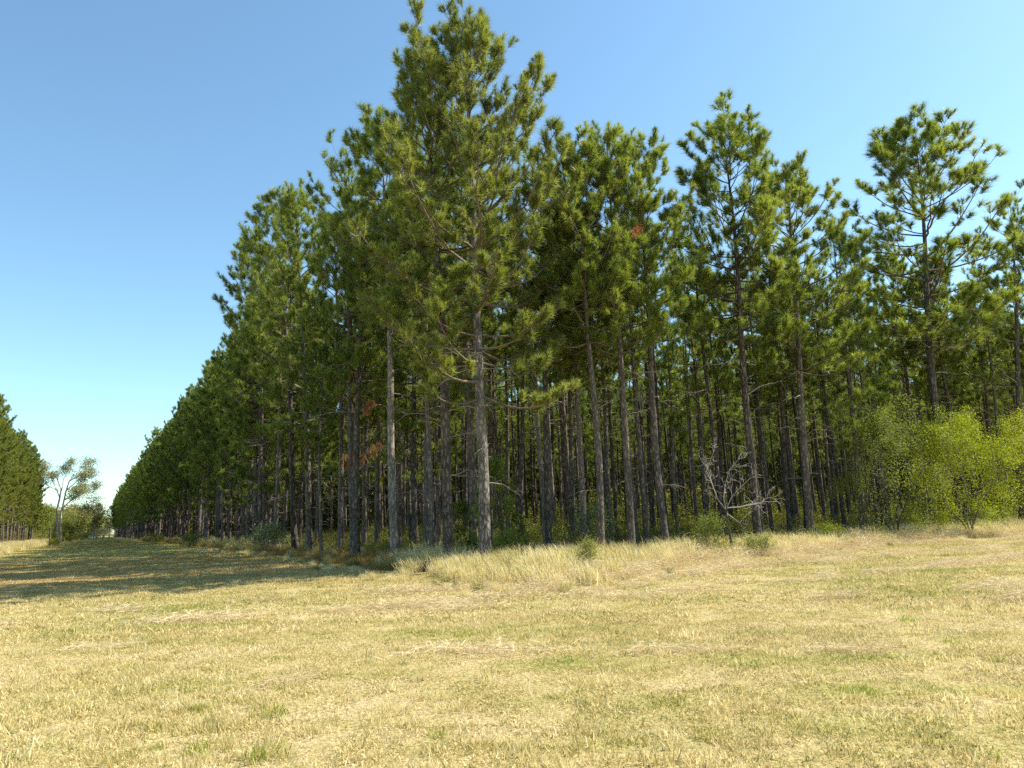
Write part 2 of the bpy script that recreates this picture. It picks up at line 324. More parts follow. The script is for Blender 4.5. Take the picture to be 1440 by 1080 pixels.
def make_pine(seed, H, base_frac, RAD, r0=0.19, whorl=0.72, per=(3, 5), K=60, dens=1.0, up=58, ntwist=10, round_top=0.9, droop=0.0, tuft=0.33, w=0.017):
    """returns meshes: trunk, crown (limbs), foliage (needles), list of dead branch meshes, list of spots for dead needles"""
    rng = np.random.default_rng(seed)
    n = 26; z = np.linspace(-0.15, H * 0.985, n); t = np.linspace(0, 1, n)
    sm = np.ones(7) / 7; cx = np.convolve(np.pad(wobble(rng, n, 0.05), 3, 'edge'), sm, 'valid'); cyy = np.convolve(np.pad(wobble(rng, n, 0.05), 3, 'edge'), sm, 'valid'); cx -= cx[0]; cyy -= cyy[0]
    tp = np.stack([cx, cyy, z], 1)
    rad = r0 * (1 - 0.55 * t - 0.42 * t ** 3) ; rad[0] *= 1.28; rad[1] *= 1.08
    # finer rings near the foot
    tb = MB(); tb.tube(tp, rad, 12)
    def axis_at(zz): return np.array([np.interp(zz, z, cx), np.interp(zz, z, cyy), zz]), np.interp(zz, z, rad)
    zb = H * base_frac
    cb, fb = MB(), MB(); TP, TA, TS, TT = [], [], [], []
    zz = zb; az0 = rng.uniform(0, 6.28); ft = rng.uniform(0, 6.28)
    while zz < H * 0.975:
        tt = (zz - zb) / (H - zb)
        shape = 0.72 + 0.28 * min(1, tt / 0.3) if tt < 0.3 else max(0.15, 1 - (abs(tt - 0.3) / 0.7) ** (1.6 + round_top) * 0.88)
        k = rng.integers(per[0], per[1] + 1)
        if rng.random() < 0.1 * (1 - tt): k -= 2
        az0 += rng.uniform(0.4, 1.2)
        for b in range(max(k, 0)):
            az = az0 + b * 6.283 / max(k, 1) + rng.normal(0, 0.28)
            ln = RAD * shape * rng.uniform(0.66, 1.1)
            if rng.random() < 0.06: ln *= 1.12
            el = R(np.interp(tt, [0, 0.35, 0.7, 1], [6 - droop, 26 - droop * 0.5, 44, up]) + rng.normal(0, 8))
            p0, tr = axis_at(zz + rng.uniform(-0.12, 0.12))
            d = np.array([math.cos(az), math.sin(az), 0]); s = np.array([-d[1], d[0], 0])
            m = 8; q = np.linspace(0, 1, m); curl = rng.uniform(0.12, 0.34)
            pts = p0 + np.outer(q * ln * math.cos(el), d) + np.outer(ln * (q * math.sin(el) - 0.12 * np.sin(q * 3.0) * (1 - tt) + curl * q ** 3), [0, 0, 1]) + np.outer(wobble(rng, m, 0.02 * ln) + rng.normal(0, 0.08) * ln * q ** 2, s)
            cb.tube(pts, np.maximum(min(tr * 0.5, 0.011 + 0.0135 * ln) * (1 - 0.82 * q), 0.006), 5)
            tone_b = rng.uniform(0.15, 0.85)
            TP.append(pts[-1]); TA.append(pts[-1] - pts[-2] + np.array([0, 0, 0.15])); TS.append(tuft * rng.uniform(0.95, 1.2)); TT.append(tone_b)
            nb = max(2, int(ln * dens / 0.28))
            for c in range(nb):
                fr = (0.22 if ln > 1.2 else 0.35) + 0.74 * rng.random() ** 0.7; fr = min(fr, 0.98); x = fr * (m - 1); i = min(int(x), m - 2)
                bp = pts[i] + (pts[i + 1] - pts[i]) * (x - i); bd = unit(pts[i + 1] - pts[i])
                sg = 1 if c % 2 else -1
                l2 = (0.30 + 0.55 * (1 - fr) * min(ln, 3.6) / 2.0) * rng.uniform(0.7, 1.3)
                dd = unit(bd * rng.uniform(0.6, 1.1) + s * sg * rng.uniform(0.4, 1.0) + np.array([0, 0, rng.uniform(-0.1, 0.6)]))
                e = bp + dd * l2 + np.array([0, 0, 0.18 * l2])
                mid = bp + dd * l2 * 0.55
                cb.tube([bp, mid, e], [0.011, 0.008, 0.005], 3)
                tb_ = np.clip(tone_b + rng.normal(0, 0.22), 0, 1)
                TP.append(e); TA.append(unit(e - mid) * 0.9 + np.array([0, 0, 0.6])); TS.append(tuft * rng.uniform(0.65, 1.3)); TT.append(tb_)
                for k3 in range(rng.integers(1, 4) if l2 > 0.3 else rng.integers(0, 2)):
                    st = bp + (e - bp) * rng.uniform(0.45, 0.9)
                    e2 = st + unit(dd * 0.8 + rng.normal(0, 0.55, 3) + np.array([0, 0, 0.35])) * rng.uniform(0.16, 0.36)
                    cb.tube([st, e2], [0.006, 0.004], 3)
                    TP.append(e2); TA.append(unit(e2 - st) * 0.9 + np.array([0, 0, 0.6])); TS.append(tuft * rng.uniform(0.5, 1.15)); TT.append(np.clip(tb_ + rng.normal(0, 0.12), 0, 1))
        zz += whorl * rng.uniform(0.7, 1.3) * (1 - 0.35 * tt)
    top, _ = axis_at(H * 0.985)
    for k in range(6):
        a = rng.uniform(0, 6.28); o = np.array([math.cos(a), math.sin(a), 0]) * rng.uniform(0.05, 0.4)
        e = top + o + np.array([0, 0, rng.uniform(-0.5, 0.25)]); cb.tube([top - np.array([0, 0, 0.6]), e], [0.012, 0.007], 3)
        TP.append(e); TA.append(o * 0.5 + np.array([0, 0, 1.0])); TS.append(tuft * 1.1); TT.append(0.8)
    tufts(fb, rng, np.array(TP), np.array(TA), np.array(TS), K, w, np.array(TT))
    dead = []; spots = []
    for k in range(ntwist):
        zz = rng.uniform(0.14 * H, zb * 1.25); az = rng.uniform(0, 6.28); p0, tr = axis_at(zz)
        db = MB(); ln = rng.uniform(0.5, 2.6) * (0.5 + 0.5 * zz / zb)
        pts = dead_branch_shape(db, rng, p0 + np.array([math.cos(az), math.sin(az), 0]) * tr * 0.6, az, R(rng.uniform(-15, 30)), ln, 0.014 + 0.006 * ln)
        dead.append(db.mesh('dead_branch', M_DEADWOOD)); spots.append((pts[-1], pts[-1] - pts[-2], pts))
    H = max(H, float(max(p[2] for p in TP)) + tuft * 0.5)       # true height of the tree, tip needles included
    return dict(trunk=tb.mesh('trunk', M_BARK), crown=cb.mesh('crown', M_TWIG), foliage=fb.mesh('foliage', M_NEEDLE, False), dead=dead, spots=spots, H=H, ntuft=len(TP), tips=np.array(TP),
                tb=tb, cb=cb, fb=fb)

PINES = {}
# near, broad edge trees
PINES['corner'] = make_pine(11, 21.9, 0.29, 5.3, 0.225, 0.74, (3, 5), 84, 1.0, 62, 16, 0.7, 7)
PINES['edge1'] = make_pine(12, 20.5, 0.44, 3.5, 0.21, 0.72, (3, 5), 80, 1.0, 56, 14, 1.2, 2)
PINES['edge2'] = make_pine(13, 20.5, 0.46, 3.3, 0.18, 0.72, (3, 5), 80, 1.05, 56, 12, 1.3, 2)
PINES['edge3'] = make_pine(14, 20.5, 0.50, 3.1, 0.18, 0.70, (3, 5), 80, 1.05, 56, 12, 1.2, 0)
PINES['open'] = make_pine(15, 22.0, 0.42, 3.3, 0.19, 1.0, (2, 3), 76, 0.85, 50, 12, 1.0, 0)
PINES['side1'] = make_pine(16, 20.5, 0.31, 3.0, 0.18, 0.74, (3, 4), 76, 1.0, 56, 9, 1.3, 8)
PINES['side2'] = make_pine(17, 20.5, 0.40, 2.8, 0.17, 0.74, (2, 5), 76, 1.0, 56, 9, 1.1, 4)
PINES['side3'] = make_pine(23, 20.5, 0.22, 2.8, 0.17, 0.80, (2, 4), 76, 1.0, 56, 9, 1.1, 12)
PINES['inner1'] = make_pine(18, 18.0, 0.54, 2.1, 0.145, 0.90, (2, 3), 56, 0.8, 55, 10, 1.0, 2)
PINES['inner2'] = make_pine(19, 18.0, 0.48, 1.9, 0.13, 0.90, (2, 3), 56, 0.8, 55, 12, 0.9, 4)
PINES['inner3'] = make_pine(20, 17.0, 0.38, 1.8, 0.11, 0.95, (2, 3), 56, 0.75, 55, 12, 0.8, 6)
PINES['slim'] = make_pine(21, 13.4, 0.36, 1.8, 0.105, 0.6, (3, 4), 70, 1.0, 50, 12, 0.9, 6)
PINES['sapling'] = make_pine(22, 4.2, 0.10, 0.95, 0.04, 0.42, (3, 4), 70, 1.0, 45, 0, 0.8, 8, 0.26)

def link(o, parent=None):
    ROOT.objects.link(o)
    if parent is not None: o.parent = parent
    return o
def tag(o, label, cat, group=None):
    o['label'] = label; o['category'] = cat
    if group: o['group'] = group
    return o
def obj(name, me, parent=None): return link(bpy.data.objects.new(name, me), parent)

def pine_thing(kind, x, y, H=None, rz=0.0, lean=(0, 0), label='', group=None, fol=None, widen=1.0, ndead=None, orange=(), name='pine_tree'):
    pr = PINES[kind]; s = (H / pr['H']) if H else 1.0
    root = bpy.data.objects.new(name, None); link(root); root.empty_display_size = 0.3
    m = Matrix.Identity(4); m[0][2] = lean[0]; m[1][2] = lean[1]      # lean shears the trunk over
    hx, hy = lean
    root.location = (x, y, 0)
    q = Vector((0, 0, 1)).rotation_difference(Vector((hx, hy, 1)).normalized())
    root.rotation_mode = 'QUATERNION'; root.rotation_quaternion = q @ Matrix.Rotation(rz, 3, 'Z').to_quaternion()
    root.scale = (s, s, s)
    tag(root, label, 'pine tree', group)
    obj('trunk', pr['trunk'], root)
    c = obj('crown', pr['crown'], root); c.scale = (widen, widen, 1); f = obj('foliage', pr['foliage'] if fol is None else fol[kind], c)
    for k, d in enumerate(pr['dead'][:ndead] if ndead is not None else pr['dead']):
        db = obj('dead_branch', d, root)
    return root
NEEDLE_YG = {}
for k in ('side1', 'side2', 'side3'):
    me = PINES[k]['foliage'].copy(); me.name = 'foliage'; me.materials[0] = M_NEEDLE_LEFT; NEEDLE_YG[k] = me

def rusty_bough(root, px, py, d, n=3, size=0.3, seed=1):
    """a dead bough with hanging orange needles, reaching out from the stem to a measured spot"""
    r_ = np.random.default_rng(seed)
    mw = Matrix.Translation(root.location) @ root.rotation_quaternion.to_matrix().to_4x4() @ Matrix.Diagonal((*root.scale, 1))
    q = mw.inverted() @ at(px, py, d); e = np.array(q); s0 = np.array([0, 0, e[2] + 0.15]); t = np.linspace(0, 1, 7)
    pts = s0 + np.outer(t, e - s0) + np.outer(0.25 * np.sin(t * 3.1), [0, 0, 1.0]); b = MB(); b.tube(pts, 0.03 * (1 - 0.8 * t), 4)
    db = obj('dead_branch', b.mesh('dead_branch', M_DEADWOOD), root); m = MB()
    pos = np.repeat(pts[4:], n, 0) + r_.normal(0, 0.2, (3 * n, 3)); ax = np.array([[0.2, 0.1, -0.8]]) + r_.normal(0, 0.4, (len(pos), 3))
    tufts(m, r_, pos, ax, np.full(len(pos), size), 44, 0.024); o = obj('dead_needles', m.mesh('dead_needles', M_DEADNEEDLE, False), db); o['label'] = 'clump of dead orange needles'

PINES['corner']['foliage'].materials[0] = leaf_mat('pale_pine_needles', [(0.0, (0.085, 0.112, 0.030)), (0.35, (0.17, 0.195, 0.048)), (0.7, (0.27, 0.285, 0.080)), (1.0, (0.37, 0.375, 0.13))], 0.54, 0.42, 0.5, (1.15, 1.2, 0.5))
PINES['corner']['trunk'].materials[0] = M_BARKPALE
placed = []
def front(kind, px, d, tx, ty, label, rz, orange=(), widen=1.0, ndead=None, group=None):
    x = base_x(px, d); t = at(tx, ty, d); H = t.z
    o = pine_thing(kind, x, d, H, rz, ((t.x - x) / H, 0.0), label, group, None, widen, ndead, ())
    if px == 556:
        tr = [c for c in o.children if c.name.startswith('trunk')][0]; tr.data = tr.data.copy(); tr.data.materials[0] = M_BARKPALE; tr['label'] = 'pale grey trunk'
    for k, (bx, by) in enumerate(orange): rusty_bough(o, bx, by, d - (2.4 if by < 400 else 0.9), 2, 0.26, k)
    placed.append((x, d))
front('corner', 683, 26.0, 648, 8, 'tallest broad-crowned pine at the plantation corner, pale trunk rising from dry grass', 0.4)
def cone_mesh():
    mb = MB(); k, n = 8, 9; z = np.linspace(0, 0.13, n); V_ = []
    for i, zz in enumerate(z):
        ri = 0.042 * math.sin(math.pi * (0.12 + 0.84 * i / (n - 1))) * (1.25 if i % 2 else 0.85); th = np.arange(k) * 6.283 / k + (i % 2) * 0.39
        V_.append(np.stack([np.cos(th) * ri, np.sin(th) * ri, np.full(k, -zz)], 1))
    i = np.arange(n - 1)[:, None] * k; j = np.arange(k)[None, :]
    mb.add(np.concatenate(V_), np.stack([i + j, i + (j + 1) % k, i + k + (j + 1) % k, i + k + j], -1).reshape(-1, 4))
    return mb.mesh('pine_cone', bark_mat('cone_scales', (0.03, 0.018, 0.012), (0.09, 0.055, 0.035), (0.17, 0.11, 0.07), 1, 40, 0.3), False)
corner_tree = [o for o in ROOT.objects if o.name.startswith('pine_tree')][0]
corner_crown = [o for o in corner_tree.children if o.name.startswith('crown')][0]
CONE = cone_mesh(); rc = np.random.default_rng(4); TPc = PINES['corner']['tips']; TPc = TPc[TPc[:, 2] > 15.0]
for q in rc.choice(len(TPc), 22, replace=False):
    o = obj('pine_cone', CONE, corner_crown); o.location = TPc[q] + np.array([0, 0, -0.12]); o.scale = (1.5, 1.5, 1.5); o.rotation_euler = (rc.normal(0, 0.4), rc.normal(0, 0.4), 0)
front('edge1', 633, 26.8, 600, 60, 'thick dark-trunked pine close beside the pale-trunked corner pine, bare twigs low down', 2.1)
front('edge3', 556, 33.8, 536, 150, 'second pine from the corner along the clearing edge, long pale dead limbs', 1.0, ((522, 638), (516, 578)))
front('open', 498, 39.2, 485, 188, 'sparse gappy pine with sky showing between its whorls, third along the clearing edge', 0.2, ((503, 648), (496, 524)))
front('side2', 478, 43.2, 470, 300, 'shorter pine with an orange dead clump, beside the sparse gappy pine', 3.0, ((490, 652),))
front('edge2', 773, 30.0, 758, 205, 'slender pine just behind the open gap next to the tallest corner pine', 0.7)
front('edge3', 845, 28.5, 810, 183, 'pine with a straight dark trunk in front of the pale-leaved shrub', 2.6)
front('edge2', 889, 29.2, 852, 165, 'thick black-trunked pine of the front row with a rounded top', 4.0, (), 0.95)
front('edge3', 938, 30.1, 893, 176, 'tall bare-stemmed pine with a rusty dead clump high on its stem', 5.1, ((878, 328), (893, 323)))
front('edge2', 1067, 32.7, 1012, 140, 'stout leaning pine behind the leafless grey sapling, pointed tall crown', 1.7, (), 1.15)
front('edge1', 1142, 34.5, 1105, 214, 'straight pine right of the stout leaning pine, yellowish rounded crown', 3.6, (), 1.1)
front('slim', 1213, 36.8, 1190, 385, 'slim short pine with a pale stem beside the bright green bushes', 0.3)
front('edge1', 1330, 41.5, 1285, 155, 'tall isolated-topped pine rising from behind the bright green bushes', 5.0, (), 1.35)
front('open', 1437, 43.6, 1420, 253, 'thin open-crowned pine last in the front row, at the frame edge', 1.1)
front('side1', 435, 47.0, 415, 252, 'dense tall pine whose crown tops the dark mass beside the sparse pine', 2.0)
front('side2', 415, 51.0, 388, 262, 'pine just past the dense tall one along the clearing edge', 4.4)
front('side1', 373, 59.0, 352, 318, 'pale-trunked pine beside the pale shrub on the clearing edge', 0.9)

# ------------------------------------------------------------------ plantation ranks
rng = np.random.default_rng(77)
cand = []
def try_add(u, v, kinds, H, r):
    p = from_uv(u, v); x, y = float(p[0]), float(p[1])
    if y < 4: return
    for (a, b) in placed:
        if (a - x) ** 2 + (b - y) ** 2 < r * r: return
    for bx, bd, br in ((1262, 35.8, 3.2), (1366, 36.8, 3.6), (1452, 41.2, 3.2), (1318, 38.0, 2.5)):
        if (base_x(bx, bd) - x) ** 2 + (bd - y) ** 2 < br * br: return
    pxy = proj((x, y, 1.0))
    if pxy[0] < -120 or pxy[0] > 1560: return
    if 446 < pxy[0] < 486 and 40 < y < 95: H *= 0.62        # the gap with sky beside the sparse pine
    cand.append([x, y, u, v, kinds[rng.integers(len(kinds))], H])
for j in range(31):                       # v: ranks to the right
    for i in range(150):                  # u: along the clearing
        u = i * 2.9 + rng.normal(0, 0.45); v = j * 3.3 + rng.normal(0, 0.40)
        if j <= 3 and i in (16, 25, 34, 45, 58) and j > 0: continue
        if j > 4 and i > 38: continue
        if i > 60 and j > 4: continue
        edge_side = j <= 1 and i > 2
        if edge_side: try_add(u, v, ['side1', 'side2', 'side3', 'edge1'], 20.8 + rng.normal(0, 1.4), 2.1)
        elif i == 0: 
            try_add(u, v, ['edge2', 'edge3'], 17.8 + rng.normal(0, 0.8), 2.4)
        elif i <= 3: try_add(u, v, ['inner1', 'inner2', 'edge3', 'inner3'], 17.0 + rng.normal(0, 1.0), 1.9)
        elif (i > 18 and j > 3) or j > 21: try_add(u, v, ['side1', 'side2', 'inner3'], 17.0 + rng.normal(0, 1), 1.9)
        else: try_add(u, v, ['inner1', 'inner2', 'inner3', 'inner2'], (17.0 if j > 5 else 18.6) + rng.normal(0, 1.0), 1.9)
left = []
for j in range(4):
    for i in range(36):
        u = 62 + i * 3.0 + rng.normal(0, 0.4); v = -22.6 - j * 3.2 + rng.normal(0, 0.35)
        p = from_uv(u, v); pxy = proj((p[0], p[1], 1.0))
        if pxy[0] < -60 or pxy[0] > 1500: continue
        left.append([float(p[0]), float(p[1]), u, v, ['side1', 'side2', 'side3'][rng.integers(3)], 17.2 + rng.normal(0, 1.0), j])
def show(c):    # nearer and nearer to an open edge shows larger
    d = math.hypot(c[0], c[1]); u, v = max(c[2], 0), max(c[3], 0)
    return 1.0 / d * math.exp(-min(u, v) / 14.0)
cand.sort(key=lambda c: -show(c))
NIND = 228
ind, rest = cand[:NIND], cand[NIND:]
left_ind = [c for c in left if c[6] <= 1][:46]; left_rest = [c for c in left if c not in left_ind]
n_tree = len(placed) + len(ind) + len(left_ind)
for c in ind:
    x, y, u, v, kind, H = c
    if v < 5 and u > 3.5: g, lab = 'pines receding along the clearing', 'pine in the shaded ranks receding along the edge of the grassy clearing'
    elif u < 9.5: g, lab = 'pines of the first ranks behind the front row', 'slender pine in the ranks close behind the front row'
    else: g, lab = 'pines deep inside the plantation', 'thin pine stem crowded deep inside the dim plantation'
    near = math.hypot(x, y) < 48
    pine_thing(kind, x, y, H, rng.uniform(0, 6.28), (rng.normal(0, 0.012), rng.normal(0, 0.012)), lab, g, None, rng.uniform(0.88, 1.08), 7 if near else 4)
RUST = min(range(len(left_ind)), key=lambda k: abs(proj((left_ind[k][0], left_ind[k][1], 3))[0] - 8) + 40 * left_ind[k][6])
for k, c in enumerate(left_ind):
    x, y, u, v, kind, H, j = c
    lab, org = 'sunlit yellow-green pine of the separate stand across the clearing', ()
    g = 'pines of the stand across the clearing'
    if k == RUST: lab, g, org = 'pine with a rusty dead bough in the stand across the clearing', None, (0, 1, 2)
    o = pine_thing(kind, x, y, H, rng.uniform(0, 6.28), (rng.normal(0, 0.012), rng.normal(0, 0.012)), lab, g, NEEDLE_YG, 1.0, 3)
    if k == RUST:
        for q in range(4): rusty_bough(o, 4 + 5 * q, 712 - 2 * q, y - 1.5, 4, 0.4, q)

# ------------------------------------------------------------------ scattering for uncountable stuff
def proto_collection(name, meshes):
    c = bpy.data.collections.new(name)
    for i, me in enumerate(meshes):
        o = bpy.data.objects.new('%s_source_%02d' % (name, i), me); c.objects.link(o)
    return c
def scatter(name, pts, rot, scl, idx, coll, nlabel=None):
    me = bpy.data.meshes.new(name); pts = np.asarray(pts, np.float32)
    me.vertices.add(len(pts)); me.vertices.foreach_set('co', pts.ravel())
    a = me.attributes.new('rot', 'FLOAT_VECTOR', 'POINT'); a.data.foreach_set('vector', np.asarray(rot, np.float32).ravel())
    scl = np.asarray(scl, np.float32)
    if scl.ndim == 1: scl = np.stack([scl] * 3, 1)
    a = me.attributes.new('scl', 'FLOAT_VECTOR', 'POINT'); a.data.foreach_set('vector', scl.ravel())
    a = me.attributes.new('idx', 'INT', 'POINT'); a.data.foreach_set('value', np.asarray(idx, np.int32))
    o = link(bpy.data.objects.new(name, me)); o['kind'] = 'stuff'
    if nlabel: o['label'] = nlabel
    g = bpy.data.node_groups.new(name + '_growth', 'GeometryNodeTree'); g.is_modifier = True
    g.interface.new_socket('Geometry', in_out='INPUT', socket_type='NodeSocketGeometry')
    g.interface.new_socket('Geometry', in_out='OUTPUT', socket_type='NodeSocketGeometry')
    gi, go = g.nodes.new('NodeGroupInput'), g.nodes.new('NodeGroupOutput')
    ci = g.nodes.new('GeometryNodeCollectionInfo'); ci.inputs['Collection'].default_value = coll
    ci.inputs['Separate Children'].default_value = True; ci.inputs['Reset Children'].default_value = True
    ip = g.nodes.new('GeometryNodeInstanceOnPoints'); ip.inputs['Pick Instance'].default_value = True
    def na(nm, t):
        x = g.nodes.new('GeometryNodeInputNamedAttribute'); x.data_type = t; x.inputs['Name'].default_value = nm
        return [s for s in x.outputs if s.name == 'Attribute' and s.enabled][0]
    e2r = g.nodes.new('FunctionNodeEulerToRotation')
    g.links.new(na('rot', 'FLOAT_VECTOR'), e2r.inputs[0]); g.links.new(e2r.outputs[0], ip.inputs['Rotation'])
    g.links.new(na('scl', 'FLOAT_VECTOR'), ip.inputs['Scale']); g.links.new(na('idx', 'INT'), ip.inputs['Instance Index'])
    g.links.new(gi.outputs[0], ip.inputs['Points']); g.links.new(ci.outputs[0], ip.inputs['Instance']); g.links.new(ip.outputs[0], go.inputs[0])
    o.modifiers.new('growth', 'NODES').node_group = g
    return o

# far ranks of the plantation
def joined(pr, fol=M_NEEDLE, deadn=3):
    mb = MB()
    for src, mi in ((pr['tb'], 0), (pr['cb'], 1), (pr['fb'], 2)):
        off = mb.n; mb.v += src.v; mb.tone += src.tone; mb.f += [f + off for f in src.f]; mb.n += src.n
        mb.mi += [np.full(len(f), mi, np.int32) for f in src.f]
    return mb.mesh('pine', [M_BARK, M_TWIG, fol], False)
KL = ['side1', 'side2', 'side3', 'edge1', 'edge2', 'edge3', 'inner1', 'inner2', 'inner3']
cp = proto_collection('plantation_pine', [joined(PINES[k]) for k in KL])
allr = rest
rs = np.array([c[5] / PINES[c[4]]['H'] for c in allr])
scatter('distant_pine_ranks', [(c[0], c[1], 0) for c in allr], [(0, 0, rng.uniform(0, 6.28)) for _ in allr], rs, [KL.index(c[4]) for c in allr], cp)
cl = proto_collection('stand_pine', [joined(PINES[k], M_NEEDLE_LEFT) for k in ('side1', 'side2', 'side3')])
lr = left_rest
scatter('distant_stand_pines', [(c[0], c[1], 0) for c in lr], [(0, 0, rng.uniform(0, 6.28)) for _ in lr], [c[5] / PINES[c[4]]['H'] for c in lr], [['side1', 'side2', 'side3'].index(c[4]) for c in lr], cl)

# ------------------------------------------------------------------ ground
def gheight(x, y): return 0.02 * np.sin(x * 0.9 + 0.3 * np.sin(y * 0.7)) * np.cos(y * 0.8 + 1.0) + 0.012 * np.sin(x * 2.3 + y * 1.7)
def make_ground():
    def ax(lim_near, step, far):
        a = np.arange(0, lim_near, step); out = list(a); s = step; x = a[-1]
        while x < far: s *= 1.22; x += s; out.append(x)
        return np.array(out)
    px = ax(40, 0.5, 3000); xs = np.concatenate([-px[::-1][:-1], px])
    py = ax(60, 0.5, 3000); ny = ax(6, 0.5, 600); ys = np.concatenate([-ny[::-1][:-1], py])
    X, Y = np.meshgrid(xs, ys); Z = gheight(X, Y) * np.exp(-(np.hypot(X, Y) / 60.0) ** 2)
    nx = len(xs); i = np.arange(len(ys) - 1)[:, None] * nx; j = np.arange(nx - 1)[None, :]
    q = np.stack([i + j, i + j + 1, i + nx + j + 1, i + nx + j], -1).reshape(-1, 4)
    mb = MB(); mb.add(np.stack([X, Y, Z], -1).reshape(-1, 3), q)
    o = obj('ground', mb.mesh('ground', M_GROUND)); o['kind'] = 'structure'
make_ground()

# the edge of the unmown strip, as ground points (X, depth), left to right
EDGE = np.array([(-175, 330), (-60, 126), (-24, 62), (-8.6, 33.6), (-5.6, 27.5), (-3.0, 22.8), (-1.0, 18.4), (0.4, 17.3), (2.0, 18.8), (3.4, 21.2), (6.0, 25.0), (8.9, 28.2), (16, 33.2), (25, 37.2), (40, 46), (60, 57)], float)
def inside_strip(x, y):
    """signed distance to EDGE, positive on the forest side"""
    p = np.array([x, y]); best = 1e9; sg = 1
    for a, b in zip(EDGE[:-1], EDGE[1:]):
        ab = b - a; t = np.clip(((p - a) @ ab) / (ab @ ab), 0, 1); q = a + ab * t; d = np.linalg.norm(p - q)
        if d < best:
            best = d; cr = ab[0] * (p - a)[1] - ab[1] * (p - a)[0]; sg = 1 if cr > 0 else -1
    return best * sg

# ------------------------------------------------------------------ mown grass
def grass_patch(seed, size, n, h, wd, clump):
    r = np.random.default_rng(seed); mb = MB()
    nc = int(n / clump); c = r.uniform(-size / 2, size / 2, (nc, 2)); 
    base = np.repeat(c, clump, 0) + r.normal(0, size * 0.015 + 0.018, (nc * clump, 2)); m = len(base)
    b3 = np.concatenate([base, np.full((m, 1), -0.012)], 1)
    out = np.concatenate([r.normal(0, 0.75, (m, 2)) + np.array([-0.15, 0.0]), np.abs(r.normal(0.75, 0.35, (m, 1))) + 0.08], 1)
    hc = np.repeat(r.uniform(0.55, 1.35, nc), clump)
    blades(mb, r, b3, unit(out), h * hc * r.uniform(0.5, 1.5, m), wd * r.uniform(0.6, 1.3, m), r.uniform(0.0, 0.8, m), r.uniform(0, 1, m), 2)
    return mb.mesh('mown_grass', M_BLADE, False)
near_c = proto_collection('near_grass', [grass_patch(100 + k, 1.0, 3600, 0.058, 0.0075, 9) for k in range(5)])
mid_c = proto_collection('mid_grass', [grass_patch(110 + k, 2.0, 3600, 0.085, 0.014, 12) for k in range(4)])
far_c = proto_collection('far_grass', [grass_patch(120 + k, 5.0, 3600, 0.10, 0.03, 8) for k in range(3)])
def in_view(x, y, m=1.0): return y > 0 and abs(x) < 0.74 * y + m
def grass_layer(name, coll, ncol, size, d0, d1, step):
    pts, rot, scl, idx = [], [], [], []
    r = np.random.default_rng(int(d0 * 10))
    for y in np.arange(d0, d1, step):
        for x in np.arange(-0.75 * d1 - 2, 0.75 * d1 + 2, step):
            if not in_view(x, y, 4.0): continue
            if y < 70 and inside_strip(x, y) > 2.0: continue
            u, v = to_uv(x, y)
            if u > 0 and v > 1: continue
            if u > 60 and v < -24: continue
            xx, yy = x + r.normal(0, step * 0.12), y + r.normal(0, step * 0.12)
            pts.append((xx, yy, float(gheight(xx, yy)) * math.exp(-((xx * xx + yy * yy) / 3600)))); rot.append((0, 0, r.uniform(0, 6.28))); scl.append((1, 1, (0.9 + 0.22 * math.sin(xx * 0.9 + 1.3 * math.sin(yy * 0.55)) + 0.2 * math.sin(yy * 1.3 + xx * 0.4)) * r.uniform(0.85, 1.15))); idx.append(r.integers(ncol))
    return scatter(name, pts, rot, scl, idx, coll)
grass_layer('mown_grass', near_c, 5, 1.0, 2.6, 13.5, 0.86)
grass_layer('mown_field_grass', mid_c, 4, 2.0, 13.0, 48, 1.65)
grass_layer('clearing_grass', far_c, 3, 5.0, 46, 330, 4.2)

# short green tufts and cut straw lying on the mown field
def straw_patch(seed, n=900, sx=1.3, sy=0.45, hz=0.10):
    r = np.random.default_rng(seed); mb = MB(); b = np.stack([r.normal(0, sx * 0.45, n), r.normal(0, sy * 0.5, n), np.zeros(n)], 1)
    b[:, 2] = np.abs(r.normal(0, 1, n)) * hz * np.exp(-(b[:, 1] / sy) ** 2 * 2) + 0.015
    d = unit(np.stack([r.normal(0, 1, n), r.normal(0, 0.8, n), r.normal(0.12, 0.28, n)], 1))
    blades(mb, r, b, d, r.uniform(0.10, 0.32, n), r.uniform(0.005, 0.011, n), r.uniform(0, 0.5, n), r.uniform(0, 1, n), 2)
    return mb.mesh('cut_straw', M_STRAW, False)
sc_ = proto_collection('straw', [straw_patch(200 + k) for k in range(3)] + [straw_patch(210 + k, 1200, 1.1, 0.6, 0.26) for k in range(3)])
pts, rot, scl, idx = [], [], [], []
r = np.random.default_rng(5)
def straw(x, y, a, s, hi):
    pts.append((x, y, 0)); rot.append((0, 0, a)); scl.append((s, s, s * r.uniform(0.7, 1.1))); idx.append(r.integers(3) + (3 if hi else 0))
for a, b in zip(EDGE[6:-1], EDGE[7:]):                         # mounded along the foot of the tall grass
    ln = np.linalg.norm(b - a); dr = (b - a) / ln; nn = np.array([dr[1], -dr[0]])
    for t in np.arange(0, ln, 0.8):
        if a[0] < 1.5 and r.random() < 0.7: continue
        p = a + dr * t + nn * r.normal(0.1, 0.35); straw(p[0], p[1], math.atan2(dr[1], dr[0]) + r.normal(0, 0.3), r.uniform(0.6, 1.2), True)
        if r.random() < 0.6:
            p = a + dr * t + nn * r.uniform(0.6, 2.2); straw(p[0], p[1], math.atan2(dr[1], dr[0]) + r.normal(0, 0.3), r.uniform(0.5, 1.0), False)
